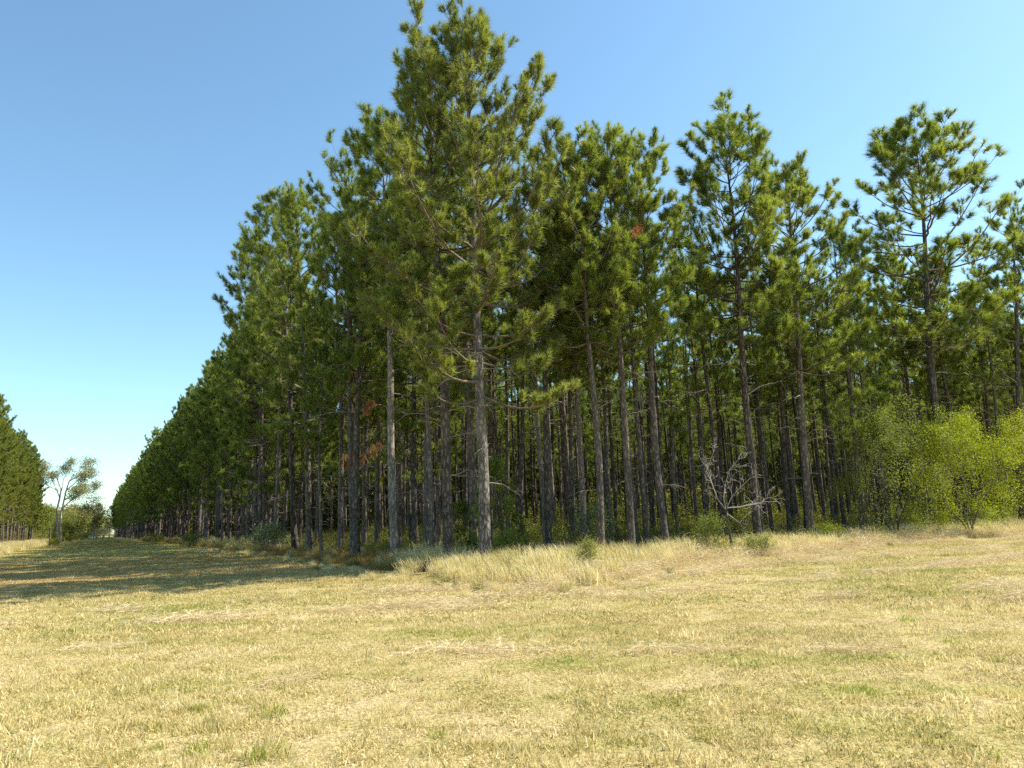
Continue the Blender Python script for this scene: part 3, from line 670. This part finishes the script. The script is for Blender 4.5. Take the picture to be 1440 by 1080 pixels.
ROWS = [((-12, 12.5), (2, 15.8), 0.25), ((-9, 16.2), (-1, 18.2), 0.2), ((2, 9.0), (12, 12.0), 0.2), ((8.0, 13.5), (26, 24.5), 0.55), ((6, 17.5), (30, 30.5), 0.6), ((5.5, 21.5), (30, 34.5), 0.55), ((1.5, 11.6), (14, 16.5), 0.22), ((-7, 10.5), (4, 13.8), 0.16), ((-4, 14.5), (5, 17.6), 0.22), ((-3, 8.2), (2.0, 9.7), 0.12), ((10, 12.0), (22, 18.5), 0.3)]
for a, b, dens in ROWS:
    a, b = np.array(a), np.array(b); ln = np.linalg.norm(b - a); dr = (b - a) / ln
    for t in np.arange(0, ln, 0.55):
        if r.random() > dens: continue
        q = a + dr * t + np.array([-dr[1], dr[0]]) * r.normal(0, 0.4)
        straw(q[0], q[1], math.atan2(dr[1], dr[0]) + r.normal(0, 0.25), r.uniform(0.45, 1.0), False)
scatter('cut_straw', pts, rot, scl, idx, sc_)

# ------------------------------------------------------------------ tall dry grass
def tussock(seed, n, h, spread, mat, w=0.008, lean=(-0.18, 0.0)):
    r = np.random.default_rng(seed); mb = MB()
    b = np.concatenate([r.normal(0, spread, (n, 2)), np.full((n, 1), -0.02)], 1)
    a = r.uniform(0, 6.28, n); o = np.abs(r.normal(0.30, 0.22, n))
    d = unit(np.stack([np.cos(a) * o + lean[0], np.sin(a) * o + lean[1], np.ones(n)], 1))
    ln = h * r.uniform(0.45, 1.15, n)
    # arched blade in two pieces
    side = unit(np.cross(d, r.normal(size=(n, 3)))) * (w * r.uniform(0.6, 1.2, n))[:, None] * 0.5
    hor = unit(d * np.array([1, 1, 0])); k = r.uniform(0.1, 0.75, n)
    m1 = b + d * (ln * 0.5)[:, None]; m2 = b + d * (ln * 0.8)[:, None] + hor * (k * ln * 0.12)[:, None]
    tip = b + d * (ln * (1 - 0.2 * k))[:, None] + hor * (k * ln * 0.38)[:, None]
    v = np.stack([b - side, b + side, m1 + side, m1 - side, m2 + side * 0.7, m2 - side * 0.7, tip], 1).reshape(-1, 3)
    i = np.arange(n)[:, None] * 7; tn = np.repeat(r.uniform(0, 1, n), 7)
    mb.add(v, i + np.array([0, 1, 2, 3]), tn); base = mb.n - 7 * n
    mb.f.append(i + np.array([3, 2, 4, 5]) + base); mb.mi.append(np.zeros(n, np.int32))
    mb.f.append(i + np.array([5, 4, 6]) + base); mb.mi.append(np.zeros(n, np.int32))
    return mb.mesh('tall_grass', mat, False)
tg = proto_collection('tall_grass', [tussock(300 + k, 170, 0.70, 0.20, M_TALL, 0.013) for k in range(6)] + [tussock(320 + k, 150, 0.66, 0.15, M_TALLGREEN, 0.013) for k in range(3)] + [tussock(330 + k, 130, 0.5, 0.26, M_TALL, 0.013, (-0.6, -0.1)) for k in range(2)] + [tussock(340 + k, 120, 0.5, 0.2, M_SHADETONE, 0.012) for k in range(3)])
STUMP = (base_x(601, 25.0), 25.0)
pts, rot, scl, idx = [], [], [], []
r = np.random.default_rng(9)
def add_t(x, y, s, green, dull=0.0):  # dull: share of tussocks with the shade put into their colour
    pts.append((x, y, 0)); rot.append((r.normal(0, 0.08), r.normal(0, 0.08), r.uniform(-0.7, 0.7))); scl.append((s, s, s * r.uniform(0.8, 1.15)))
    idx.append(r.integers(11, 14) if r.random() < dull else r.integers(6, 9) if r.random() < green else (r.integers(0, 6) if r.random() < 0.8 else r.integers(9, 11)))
for k in range(26000):
    y = r.uniform(15, 62); x = r.uniform(-30, 44)
    if not in_view(x, y, 2): continue
    if abs(x - STUMP[0] * y / STUMP[1]) < 0.32 and STUMP[1] - 2.6 < y < STUMP[1] + 0.3: continue      # trodden round the stump
    s = inside_strip(x, y)
    if s < -0.1:
        if s > -1.6 and r.random() < 0.16 * (1.6 + s): add_t(x, y, r.uniform(0.22, 0.5), 0.3)
        continue
    u, v = to_uv(x, y)
    deep = min(u, v) if v > -1.0 else min(u, 0)
    if v < 2: deep = min(deep, v)
    keep = 1.0 if s > 0.4 else 0.6
    green = 0.10
    if u > 0.5 and v > 0.3: keep *= math.exp(-min(u, v + 1) / 2.2) * 0.9; green = 0.45
    if x < -8: green = max(green, 0.4)
    if x > 7: keep *= 1.35
    if r.random() < keep * 0.46:
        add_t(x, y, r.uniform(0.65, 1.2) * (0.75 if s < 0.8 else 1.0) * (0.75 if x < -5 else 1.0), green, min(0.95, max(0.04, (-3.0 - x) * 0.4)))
# strips along the two sides of the clearing
for k in range(1500):
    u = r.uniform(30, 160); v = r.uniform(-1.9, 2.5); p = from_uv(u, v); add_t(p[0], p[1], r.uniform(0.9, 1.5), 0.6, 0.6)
for k in range(1700):
    u = r.uniform(56, 170); v = r.uniform(-24.0, -19.5); p = from_uv(u, v); add_t(p[0], p[1], r.uniform(0.9, 1.7), 0.08)
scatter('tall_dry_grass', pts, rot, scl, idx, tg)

# ------------------------------------------------------------------ shrubs and broadleaf bushes
def branchy(mb, rng, p, d, ln, r0, depth, ends, spread=0.7, upb=0.25, nseg=4, k=5, kids=(2, 3)):
    pts = [np.array(p, float)]; dd = unit(np.array(d, float))
    for i in range(nseg):
        dd = unit(dd + rng.normal(0, 0.14, 3) + np.array([0, 0, upb * 0.12])); pts.append(pts[-1] + dd * ln / nseg)
    q = np.linspace(0, 1, nseg + 1); mb.tube(pts, np.maximum(r0 * (1 - 0.45 * q), 0.004), k)
    if depth == 0: ends.append((pts[-1], dd, ln)); return
    for c in range(rng.integers(kids[0], kids[1] + 1)):
        nd = unit(dd + rng.normal(0, spread, 3) + np.array([0, 0, upb]))
        i = nseg if c < 2 else rng.integers(2, nseg + 1)
        branchy(mb, rng, pts[i], nd, ln * rng.uniform(0.55, 0.85), r0 * 0.55, depth - 1, ends, spread, upb, nseg, max(3, k - 1), kids)

def leaves(mb, rng, pos, n, spread, ln, wd, tone=None, upness=0.3, mi=0):
    """diamond leaves gathered in sprays round each point"""
    P_ = np.repeat(np.asarray(pos), n, 0) + rng.normal(0, 1, (len(pos) * n, 3)) * np.asarray(spread); m = len(P_)
    d = unit(rng.normal(0, 1, (m, 3)) + np.array([0, 0, upness])); s = unit(np.cross(d, rng.normal(0, 1, (m, 3))))
    l_ = ln * rng.uniform(0.6, 1.3, m)[:, None]; w_ = wd * rng.uniform(0.6, 1.3, m)[:, None]
    v = np.stack([P_, P_ + d * l_ * 0.45 + s * w_ * 0.5, P_ + d * l_, P_ + d * l_ * 0.45 - s * w_ * 0.5], 1).reshape(-1, 3)
    tn = rng.uniform(0, 1, len(pos)) if tone is None else tone
    mb.add(v, np.arange(4 * m).reshape(m, 4), np.clip(np.repeat(np.repeat(tn, n), 4) + np.repeat(rng.normal(0, 0.1, m), 4), 0, 1), mi)

def make_bush(seed, H, W, nstem, mat, leaf=(0.085, 0.045), nl=26, depth=4, lean=(0, 0), infill=0, spray=0.16, low=0.0, r0=0.05, spread=0.6):
    """stems forking into a crown; INFILL adds leaf sprays through an uneven dome of radius W and height H"""
    rng = np.random.default_rng(seed); sb, fb = MB(), MB(); ends = []
    for k in range(nstem):
        a = 6.283 * k / nstem + rng.normal(0, 0.4); o = rng.uniform(0.15, 0.75)
        branchy(sb, rng, (rng.normal(0, 0.08), rng.normal(0, 0.08), -0.05), (math.cos(a) * o + lean[0], math.sin(a) * o + lean[1], 1.0), H * rng.uniform(0.26, 0.36), r0, depth, ends, spread, 0.3)
    pos = np.array([e[0] for e in ends])
    # bring the crown to its measured size
    ext = np.percentile(np.abs(pos[:, :2]), 97); top = np.percentile(pos[:, 2], 98)
    sc = np.array([W / ext, W / ext, H / top])
    pos = pos * sc; sb.v = [x * sc for x in sb.v]
    pos = pos[pos[:, 2] > low * H]
    leaves(fb, rng, pos, nl, spray, leaf[0], leaf[1])
    if infill:
        th = rng.uniform(0, 6.283, infill); h = rng.uniform(0.04, 1.0, infill) ** 0.85; lump = 0.72 + 0.18 * np.sin(th * 3 + seed) * np.cos(h * 7 + seed * 2) + 0.14 * np.sin(th * 7 + seed * 3 + h * 11)
        rr = W * np.sqrt(np.clip(1 - (h - 0.28) ** 2 / 0.55, 0.02, 1)) * lump * rng.uniform(0.55, 1.0, infill) ** 0.6
        p2 = np.stack([np.cos(th) * rr, np.sin(th) * rr, h * H * (0.85 + 0.15 * lump)], 1) + rng.normal(0, 0.08, (infill, 3))
        p2[:, 0] += lean[0] * p2[:, 2]; p2[:, 2] = np.maximum(p2[:, 2], 0.05)
        leaves(fb, rng, p2, nl, spray, leaf[0], leaf[1])
    return sb.mesh('stem', M_BUSHBARK), fb.mesh('foliage', mat, False)

def bush(name, meshes, px, d, label, cat='bush', rz=0.0, s=1.0, group=None, xy=None):
    root = link(bpy.data.objects.new(name, None)); x, y = (base_x(px, d), d) if xy is None else xy
    root.location = (x, y, 0); root.rotation_euler = (0, 0, rz); root.scale = (s, s, s)
    tag(root, label, cat, group); obj('stem', meshes[0], root); obj('foliage', meshes[1], root); return root

bush('broadleaf_bush', make_bush(401, 6.4, 2.4, 4, M_OLIVE, (0.085, 0.045), 40, 4, (-0.05, 0), 210, 0.18, 0.10, 0.07, 0.55), 1262, 35.8, 'open many-stemmed olive green bush with bare grey stems showing, beside the slim pine')
bush('broadleaf_bush', make_bush(402, 6.1, 2.4, 5, M_LIME, (0.075, 0.04), 40, 4, (0.0, 0), 420, 0.15, 0.0, 0.05), 1366, 36.8, 'dense lime green bush, leafy down to the grass, next to the open olive bush')
bush('broadleaf_bush', make_bush(403, 6.6, 2.4, 5, M_LIME, (0.075, 0.04), 40, 4, (0, 0), 330, 0.16, 0.0, 0.05), 1452, 41.2, 'lime green bush partly cut by the frame edge, behind the dense lime bush')
bush('broadleaf_bush', make_bush(404, 6.0, 1.4, 4, M_LIME, (0.075, 0.04), 40, 4, (0, 0), 120, 0.16, 0.3, 0.05), 1318, 38.0, 'tall lime green bush between the olive bush and the dense lime one')
bush('leafy_shrub', make_bush(405, 1.9, 0.95, 5, M_PALELEAF, (0.12, 0.07), 16, 3, (0, 0), 50, 0.15, 0.0, 0.025), 376, 48.5, 'pale-leaved shrub at the shaded clearing edge beside a pale-trunked pine', 'shrub')
bush('leafy_shrub', make_bush(406, 2.1, 0.85, 4, M_PALELEAF, (0.13, 0.075), 14, 3, (0, 0), 30, 0.16, 0.0, 0.025), 838, 32.5, 'pale-leaved shrub just behind a straight dark trunk of the front row', 'shrub')
bush('leafy_shrub', make_bush(407, 1.5, 0.8, 6, M_OLIVE, (0.07, 0.025), 26, 3, (0, 0), 60, 0.12, 0.0, 0.02), 1000, 28.3, 'green feathery shrub at the foot of the leafless grey sapling', 'shrub')
bush('leafy_shrub', make_bush(408, 0.95, 0.36, 6, M_TALLGREEN, (0.10, 0.016), 30, 2, (0, 0), 30, 0.09, 0.0, 0.012), 831, 20.8, 'small upright green shrub standing in the tall dry grass', 'shrub')
bush('leafy_shrub', make_bush(409, 0.72, 0.5, 6, M_OLIVE, (0.08, 0.018), 30, 2, (0, 0), 40, 0.09, 0.0, 0.012), 1066, 27.5, 'low rounded green shrub in dry grass beside the leafless sapling', 'shrub')
bush('leafy_shrub', make_bush(410, 0.9, 0.7, 6, M_LIME, (0.08, 0.02), 26, 2, (0, 0), 40, 0.10, 0.0, 0.012), 1168, 33.0, 'low yellow-green shrub in the grass left of the slim short pine', 'shrub')
bush('leafy_shrub', make_bush(411, 1.1, 0.9, 6, M_OLIVE, (0.08, 0.03), 24, 3, (0, 0), 60, 0.12, 0.0, 0.015), 716, 29.5, 'dull green shrub behind the tallest corner pine', 'shrub')
bush('leafy_shrub', make_bush(412, 1.2, 1.0, 6, M_OLIVE, (0.09, 0.035), 24, 3, (0, 0), 70, 0.13, 0.0, 0.015), 265, 74.0, 'dark low shrub spilling from the shaded clearing edge, nearest of the two there', 'shrub')
bush('leafy_shrub', make_bush(413, 1.3, 1.3, 6, M_OLIVE, (0.10, 0.04), 24, 3, (0, 0), 70, 0.15, 0.0, 0.015), 215, 100.0, 'yellowish low shrub farther along the shaded clearing edge', 'shrub')
# young pines in the gap by the corner
for px, d, H, rz, lab in ((692, 30.5, 4.4, 0.3, 'soft green young pine right behind the tallest corner pine'), (728, 31.5, 2.0, 2.0, 'knee-high bright young pine in the gap right of the corner pine'), (652, 31.0, 2.6, 4.0, 'young pine half hidden between the two big corner trunks')):
    pine_thing('sapling', base_x(px, d), d, H, rz, (0, 0), lab, None, None, 1.0, 0, (), 'young_pine')

# bare sapling
def bare_sapling():
    rng = np.random.default_rng(55); d = 28.0; x = base_x(1029, d)
    root = link(bpy.data.objects.new('bare_sapling', None)); root.location = (x, d, 0)
    tag(root, 'leafless grey sapling with forked pale branches standing in dry grass', 'sapling')
    def rp(px, py, dy=0.0): q = at(px, py, d); return np.array([q.x - x, dy, q.z])
    tb = MB()
    tp = np.array([[0, 0, -0.1], rp(1029, 768), rp(1026, 748), rp(1023, 730), rp(1020, 716)]); tb.tube(tp, [0.06, 0.055, 0.048, 0.042, 0.036], 8)
    obj('trunk', tb.mesh('trunk', M_BUSHBARK), root)
    limbs = [[(1020, 716), (1010, 702), (1003, 682), (998, 660), (986, 642)], [(1021, 718), (1018, 700), (1020, 684), (1026, 662), (1040, 645)], [(1023, 714), (1040, 713), (1058, 709), (1070, 706), (1078, 700)], [(1022, 714), (1030, 698), (1042, 686), (1054, 675)], [(1008, 698), (1000, 676), (994, 662), (1004, 636)], [(1022, 722), (1040, 735), (1052, 722)]]
    for li, pl in enumerate(limbs):
        mb = MB(); dy = rng.uniform(-0.5, 0.5)
        pts = np.array([rp(p[0], p[1], dy * i / len(pl)) for i, p in enumerate(pl)]); q = np.linspace(0, 1, len(pts))
        mb.tube(pts, 0.021 * (1 - 0.7 * q), 5); ends = []
        for i in range(1, len(pts)):
            for c in range(3):
                dd = unit(pts[i] - pts[i - 1] + rng.normal(0, 0.25, 3) * 0.9)
                branchy(mb, rng, pts[i], dd, rng.uniform(0.18, 0.36), 0.006, 2, ends, 0.7, 0.1, 3, 3, (2, 2))
        obj('branch', mb.mesh('branch', M_SAPLING), root)
bare_sapling()

# low stump by the corner
def stump():
    mb = MB(); rng = np.random.default_rng(3); k = 18; th = np.arange(k) * 6.283 / k
    z = [-0.1, 0.1, 0.25, 0.38]; rr = [0.21, 0.18, 0.165, 0.16]; V_ = []
    for zi, ri in zip(z, rr):
        q = ri * (1 + 0.09 * np.sin(3 * th + 1) + rng.normal(0, 0.02, k)); V_.append(np.stack([np.cos(th) * q, np.sin(th) * q, np.full(k, zi) + (rng.normal(0, 0.012, k) if zi > 0.3 else 0)], 1))
    V_.append(V_[-1] * np.array([0.5, 0.5, 1.0])); v = np.concatenate(V_); 
    i = np.arange(4)[:, None] * k; j = np.arange(k)[None, :]; f = np.stack([i + j, i + (j + 1) % k, i + k + (j + 1) % k, i + k + j], -1).reshape(-1, 4)
    mb.add(v, f); mb.add(np.concatenate([V_[-1], [[0, 0, 0.38]]]), [[a, (a + 1) % k, k] for a in range(k)])
    d = 25.0; o = obj('tree_stump', mb.mesh('tree_stump', M_BARK, False)); o.location = (base_x(601, d), d, 0)
    o.scale = (0.95, 0.95, 1.0); tag(o, 'low dark stump in the grass left of the two big corner trunks', 'stump')
stump()

# gum tree and snag at the far left
def gum():
    rng = np.random.default_rng(61); d = 150.0; x = base_x(84, d); root = link(bpy.data.objects.new('gum_tree', None)); root.location = (x, d, 0)
    tag(root, 'pale-trunked gum tree with thin reddish crown, alone beside the stand across the clearing', 'tree')
    tb, cb, fb = MB(), MB(), MB()
    def rp(px, py, dy=0.0): q = at(px, py, d); return np.array([q.x - x, dy, q.z])
    for px0, pl in ((82, [(81, 740), (80, 718), (84, 700), (86, 688), (80, 672), (70, 664)]), (86, [(85, 742), (86, 722), (90, 704), (93, 690), (97, 678), (104, 668)])):
        pts = np.array([[base_x(px0, d) - x, 0, -0.3]] + [rp(*p) for p in pl]); tb.tube(pts, np.linspace(0.25, 0.08, len(pts)), 8)
    obj('trunk', tb.mesh('trunk', M_GUMBARK), root); ends = []
    for pl in ([(84, 700), (78, 682), (72, 668)], [(86, 692), (88, 676), (92, 664)], [(90, 704), (100, 694), (112, 690)], [(93, 690), (104, 680), (114, 672)], [(88, 714), (102, 706), (118, 698), (126, 697)], [(90, 712), (104, 715), (114, 714)], [(96, 678), (106, 668), (110, 662)], [(82, 690), (72, 684), (66, 676)]):
        dy = rng.uniform(-2.5, 2.5); pts = np.array([rp(p[0], p[1], dy * i / 2) for i, p in enumerate(pl)]); cb.tube(pts, np.linspace(0.12, 0.04, len(pts)), 5)
        for i in range(1, len(pts)):
            for c in range(3): branchy(cb, rng, pts[i], unit(pts[i] - pts[i - 1] + rng.normal(0, 0.4, 3)), rng.uniform(0.9, 1.5), 0.04, 2, ends, 0.6, 0.25, 3, 3)
    c = obj('crown', cb.mesh('crown', M_GUMBARK), root)
    leaves(fb, rng, np.array([e[0] for e in ends]), 50, (0.55, 0.55, 0.36), 0.26, 0.14, None, -0.6)
    obj('foliage', fb.mesh('foliage', M_GUMLEAF, False), c)
    # snag
    sb = MB(); d2 = 128.0; x2 = base_x(70, d2)
    def r2(px, py): q = at(px, py, d2); return np.array([q.x - x2, 0, q.z])
    sb.tube(np.array([[0, 0, -0.3], r2(70, 757), r2(70.3, 748), r2(70, 741)]), [0.17, 0.15, 0.13, 0.09], 7)
    ab = MB(); ab.tube(np.array([r2(70, 743), r2(66, 744), r2(62, 746.5), r2(58, 746)]), [0.10, 0.08, 0.06, 0.03], 5); 
    ab.tube(np.array([r2(70, 743), r2(73, 742), r2(75, 743)]), [0.07, 0.05, 0.03], 5)
    root2 = link(bpy.data.objects.new('dead_snag', None)); root2.location = (x2, d2, 0)
    tag(root2, 'short dark dead snag with one sideways limb in front of the gum tree', 'dead tree')
    obj('trunk', sb.mesh('trunk', M_BARK), root2); obj('branch', ab.mesh('branch', M_DEADWOOD), root2)
gum()
bush('leafy_shrub', make_bush(420, 1.1, 1.0, 6, M_OLIVE, (0.12, 0.05), 22, 3, (0, 0), 60, 0.16, 0.0, 0.02), 76, 127, 'low green shrub round the foot of the dead snag', 'shrub')

# trees that close the far end of the clearing
B_OL = make_bush(421, 12.0, 6.0, 4, M_OLIVE, (0.5, 0.3), 22, 4, (0, 0), 420, 0.8, 0.05, 0.25)
B_GU = make_bush(422, 11.0, 6.0, 4, M_LIGHTGUM, (0.5, 0.28), 22, 4, (0, 0), 380, 0.8, 0.05, 0.25)
for me_, px, d, s, rz, lab in ((B_GU, 98, 210, 0.85, 0.3, 'rounded khaki tree right behind the pale gum tree'), (B_GU, 118, 330, 1.15, 1.2, 'sunlit khaki tree at the far end of the clearing'), (B_OL, 109, 270, 0.7, 2.0, 'darker olive tree between the gum tree and the far khaki tree'), (B_GU, 127, 420, 1.1, 4.0, 'hazy khaki tree farthest down the middle of the clearing'), (B_OL, 88, 185, 0.5, 3.2, 'small olive tree tucked against the gum trunk'), (B_GU, 104, 280, 0.8, 5.2, 'low khaki tree beside the darker olive tree'), (B_GU, 112, 520, 1.3, 2.2, 'khaki tree on the far tree line, directly above the low khaki tree'), (B_OL, 121, 560, 1.2, 3.0, 'olive tree on the far tree line where the clearing ends'), (B_OL, 52, 230, 0.9, 1.8, 'olive tree filling the gap behind the end of the stand across the clearing'), (B_OL, 68, 300, 1.0, 2.9, 'olive tree seen through the fork of the gum trunk'), (B_GU, 133, 600, 1.5, 4.4, 'khaki tree on the far tree line, nearest the first pointed pine'), (B_GU, 145, 500, 1.1, 0.8, 'khaki tree on the far tree line behind the two pointed pines')):
    bush('broadleaf_tree', me_, px, d, lab, 'tree', rz, s)
for px, d, H, lab in ((136, 330, 15.5, 'pointed dark pine standing apart at the far end of the clearing'), (154, 350, 15.0, 'second pointed pine at the far end, touching the receding plantation')):
    pine_thing('side1', base_x(px, d), d, H, px, (0, 0), lab, None, None, 1.5, 0)
def grey_scrub():
    rng = np.random.default_rng(70); mb = MB(); ends = []
    for k in range(9): branchy(mb, rng, (rng.normal(0, 1.2), rng.normal(0, 0.8), -0.1), (rng.normal(0, 0.5), rng.normal(0, 0.5), 1), 1.6, 0.10, 3, ends, 0.6, 0.3, 3, 4, (3, 3))
    o = obj('bare_bush', mb.mesh('bare_bush', M_DEADWOOD)); o.location = (base_x(142, 260), 260, 0); o.scale = (1.5, 1.2, 1.25)
    tag(o, 'leafless grey bush in front of the far pointed pines', 'bush')
grey_scrub()
def far_vehicle():
    d = 400.0; x = base_x(127, d); root = link(bpy.data.objects.new('parked_car', None)); root.location = (x, d, 0); root.rotation_euler = (0, 0, 0.5)
    tag(root, 'tiny white vehicle at the far end of the grassy clearing', 'car')
    body = MB(); prof = [(-2.1, 0.35), (-2.1, 0.85), (-1.3, 0.98), (-0.7, 1.5), (1.5, 1.52), (2.0, 1.0), (2.1, 0.6), (2.1, 0.35)]; k = len(prof)
    v = []
    for yy, ins in ((-0.85, 0), (0.85, 0)):
        v += [(a, yy * (0.86 if b > 1.2 else 1.0), b) for a, b in prof]
    f4 = [[i, (i + 1) % k, k + (i + 1) % k, k + i] for i in range(k)]
    body.add(v, f4); body.add([v[i] for i in range(k)], [list(range(k))[::-1]]); body.add([v[k + i] for i in range(k)], [list(range(k))])
    obj('body', body.mesh('body', plain_mat('white_paint', (0.82, 0.82, 0.80), 0.3), False), root)
    wm = MB(); wm.add([(-1.2, -0.9, 1.0), (1.6, -0.9, 1.0), (1.35, -0.76, 1.44), (-0.7, -0.76, 1.44)], [[0, 1, 2, 3]]); obj('window', wm.mesh('window', plain_mat('dark_glass', (0.03, 0.035, 0.04), 0.1), False), root)
    wh = plain_mat('tyre_rubber', (0.03, 0.03, 0.03), 0.8)
    t = MB(); t.tube([(0, -0.1, 0), (0, 0.1, 0)], [0.33, 0.33], 14); t.tube([(0, -0.101, 0), (0, -0.1, 0)], [0.02, 0.33], 14); t.tube([(0, 0.1, 0), (0, 0.101, 0)], [0.33, 0.02], 14); tm = t.mesh('wheel', wh)
    for a in (-1.35, 1.35):
        for b in (-0.82, 0.82): o = obj('wheel', tm, root); o.location = (a, b, 0.33)
far_vehicle()

# ------------------------------------------------------------------ undergrowth inside the plantation
def under_shrub(seed, n, h, w_, lf):
    rng = np.random.default_rng(seed); fb, ends = MB(), []
    for k in range(5): branchy(fb, rng, (rng.normal(0, 0.1), rng.normal(0, 0.1), -0.05), (rng.normal(0, 0.6), rng.normal(0, 0.6), 1), 0.5, 0.018, 2, ends, 0.6, 0.3, 3, 3)
    for a in range(len(fb.mi)): fb.mi[a][:] = 0
    p = np.stack([rng.normal(0, w_ * 0.5, n), rng.normal(0, w_ * 0.5, n), rng.uniform(0.03, 1, n) ** 1.3 * h], 1)
    leaves(fb, rng, p, 12, 0.13, lf, lf * 0.5, None, 0.3, 1)
    return fb.mesh('undergrowth', [M_DEADWOOD, M_UNDER], False)
uc = proto_collection('undergrowth', [under_shrub(500 + k, 60, 1.0 + 0.3 * (k % 2), 0.9, 0.11) for k in range(4)])
pts, rot, scl, idx = [], [], [], []
r = np.random.default_rng(10)
for k in range(11500):
    if r.random() < 0.62: u, v = r.uniform(1.5, 118), r.uniform(0.5, 118)
    else: u, v = r.uniform(3, 260), abs(r.normal(0, 4)) + 0.3
    p = from_uv(u, v)
    if not in_view(p[0], p[1], 4): continue
    e = min(u, v)
    if e < 6 and r.random() > 0.35: continue
    s = r.uniform(0.5, 1.0) * np.interp(e, [0, 5, 14, 30, 60], [0.6, 0.75, 1.1, 2.3, 5.0])
    pts.append((p[0], p[1], 0)); rot.append((0, 0, r.uniform(0, 6.28))); scl.append((s, s, s * r.uniform(0.7, 1.2))); idx.append(r.integers(4))
for k in range(900):
    u, v = r.uniform(70, 420), r.uniform(9, 18); p = from_uv(u, v); s = r.uniform(2.5, 5.5)
    if in_view(p[0], p[1], 4): pts.append((p[0], p[1], 0)); rot.append((0, 0, r.uniform(0, 6.28))); scl.append((s, s, s)); idx.append(r.integers(4))
for k in range(700):
    u, v = (r.uniform(0, 125), r.uniform(92, 118)) if k % 2 else (r.uniform(108, 122), r.uniform(8, 118))
    p = from_uv(u, v); s = r.uniform(4, 6)
    if in_view(p[0], p[1], 8): pts.append((p[0], p[1], 0)); rot.append((0, 0, r.uniform(0, 6.28))); scl.append((s, s, s)); idx.append(r.integers(4))
for k in range(900):
    u, v = r.uniform(60, 200), -23.5 - abs(r.normal(0, 9)); p = from_uv(u, v); s = r.uniform(0.8, 1.6) + abs(v + 23) * 0.25
    pts.append((p[0], p[1], 0)); rot.append((0, 0, r.uniform(0, 6.28))); scl.append((s, s, s)); idx.append(r.integers(4))
scatter('undergrowth', pts, rot, scl, idx, uc)

# low weeds and ranker tufts scattered through the mown field
fw = proto_collection('field_weeds', [tussock(700 + k, 70, 0.13, 0.07, M_GREENBLADE, 0.007, (0, 0)) for k in range(2)] + [tussock(710 + k, 60, 0.13, 0.07, M_TALL, 0.007, (0, 0)) for k in range(3)])
pts, rot, scl, idx = [], [], [], []
r = np.random.default_rng(21)
for k in range(1100):
    y = 4 + 22 * r.random() ** 1.3; x = r.uniform(-0.75, 0.75) * y
    if inside_strip(x, y) > -0.5: continue
    q = r.uniform(0.5, 1.25); pts.append((x, y, 0)); rot.append((0, 0, r.uniform(0, 6.28))); scl.append((q, q, q * r.uniform(0.6, 1.0))); idx.append(r.integers(2) if r.random() < 0.07 else r.integers(2, 5))
scatter('field_weeds', pts, rot, scl, idx, fw)
# a few green tufts on the mown field
gt = [tussock(600 + k, 260, 0.10, 0.11, M_GREENBLADE, 0.006, (0, 0)) for k in range(2)]
for px, py, sx, lab in ((945, 996, 1.3, 'bright green grass tuft standing out on the mown field, the largest one'), (1212, 975, 0.8, 'small bright green grass tuft on the mown field, farther from the camera')):
    rr = ray(px, py); p = CAM + rr * (-1.6 / rr.z); o = obj('grass_tuft', gt[0]); o.location = (p.x, p.y, 0); o.scale = (sx, sx, 1); tag(o, lab, 'grass tuft')

# high rusty clump on the bare-stemmed front pine
print('pines', n_tree, 'rest', len(rest), len(left_rest), 'tufts', {k: v['ntuft'] for k, v in PINES.items()})
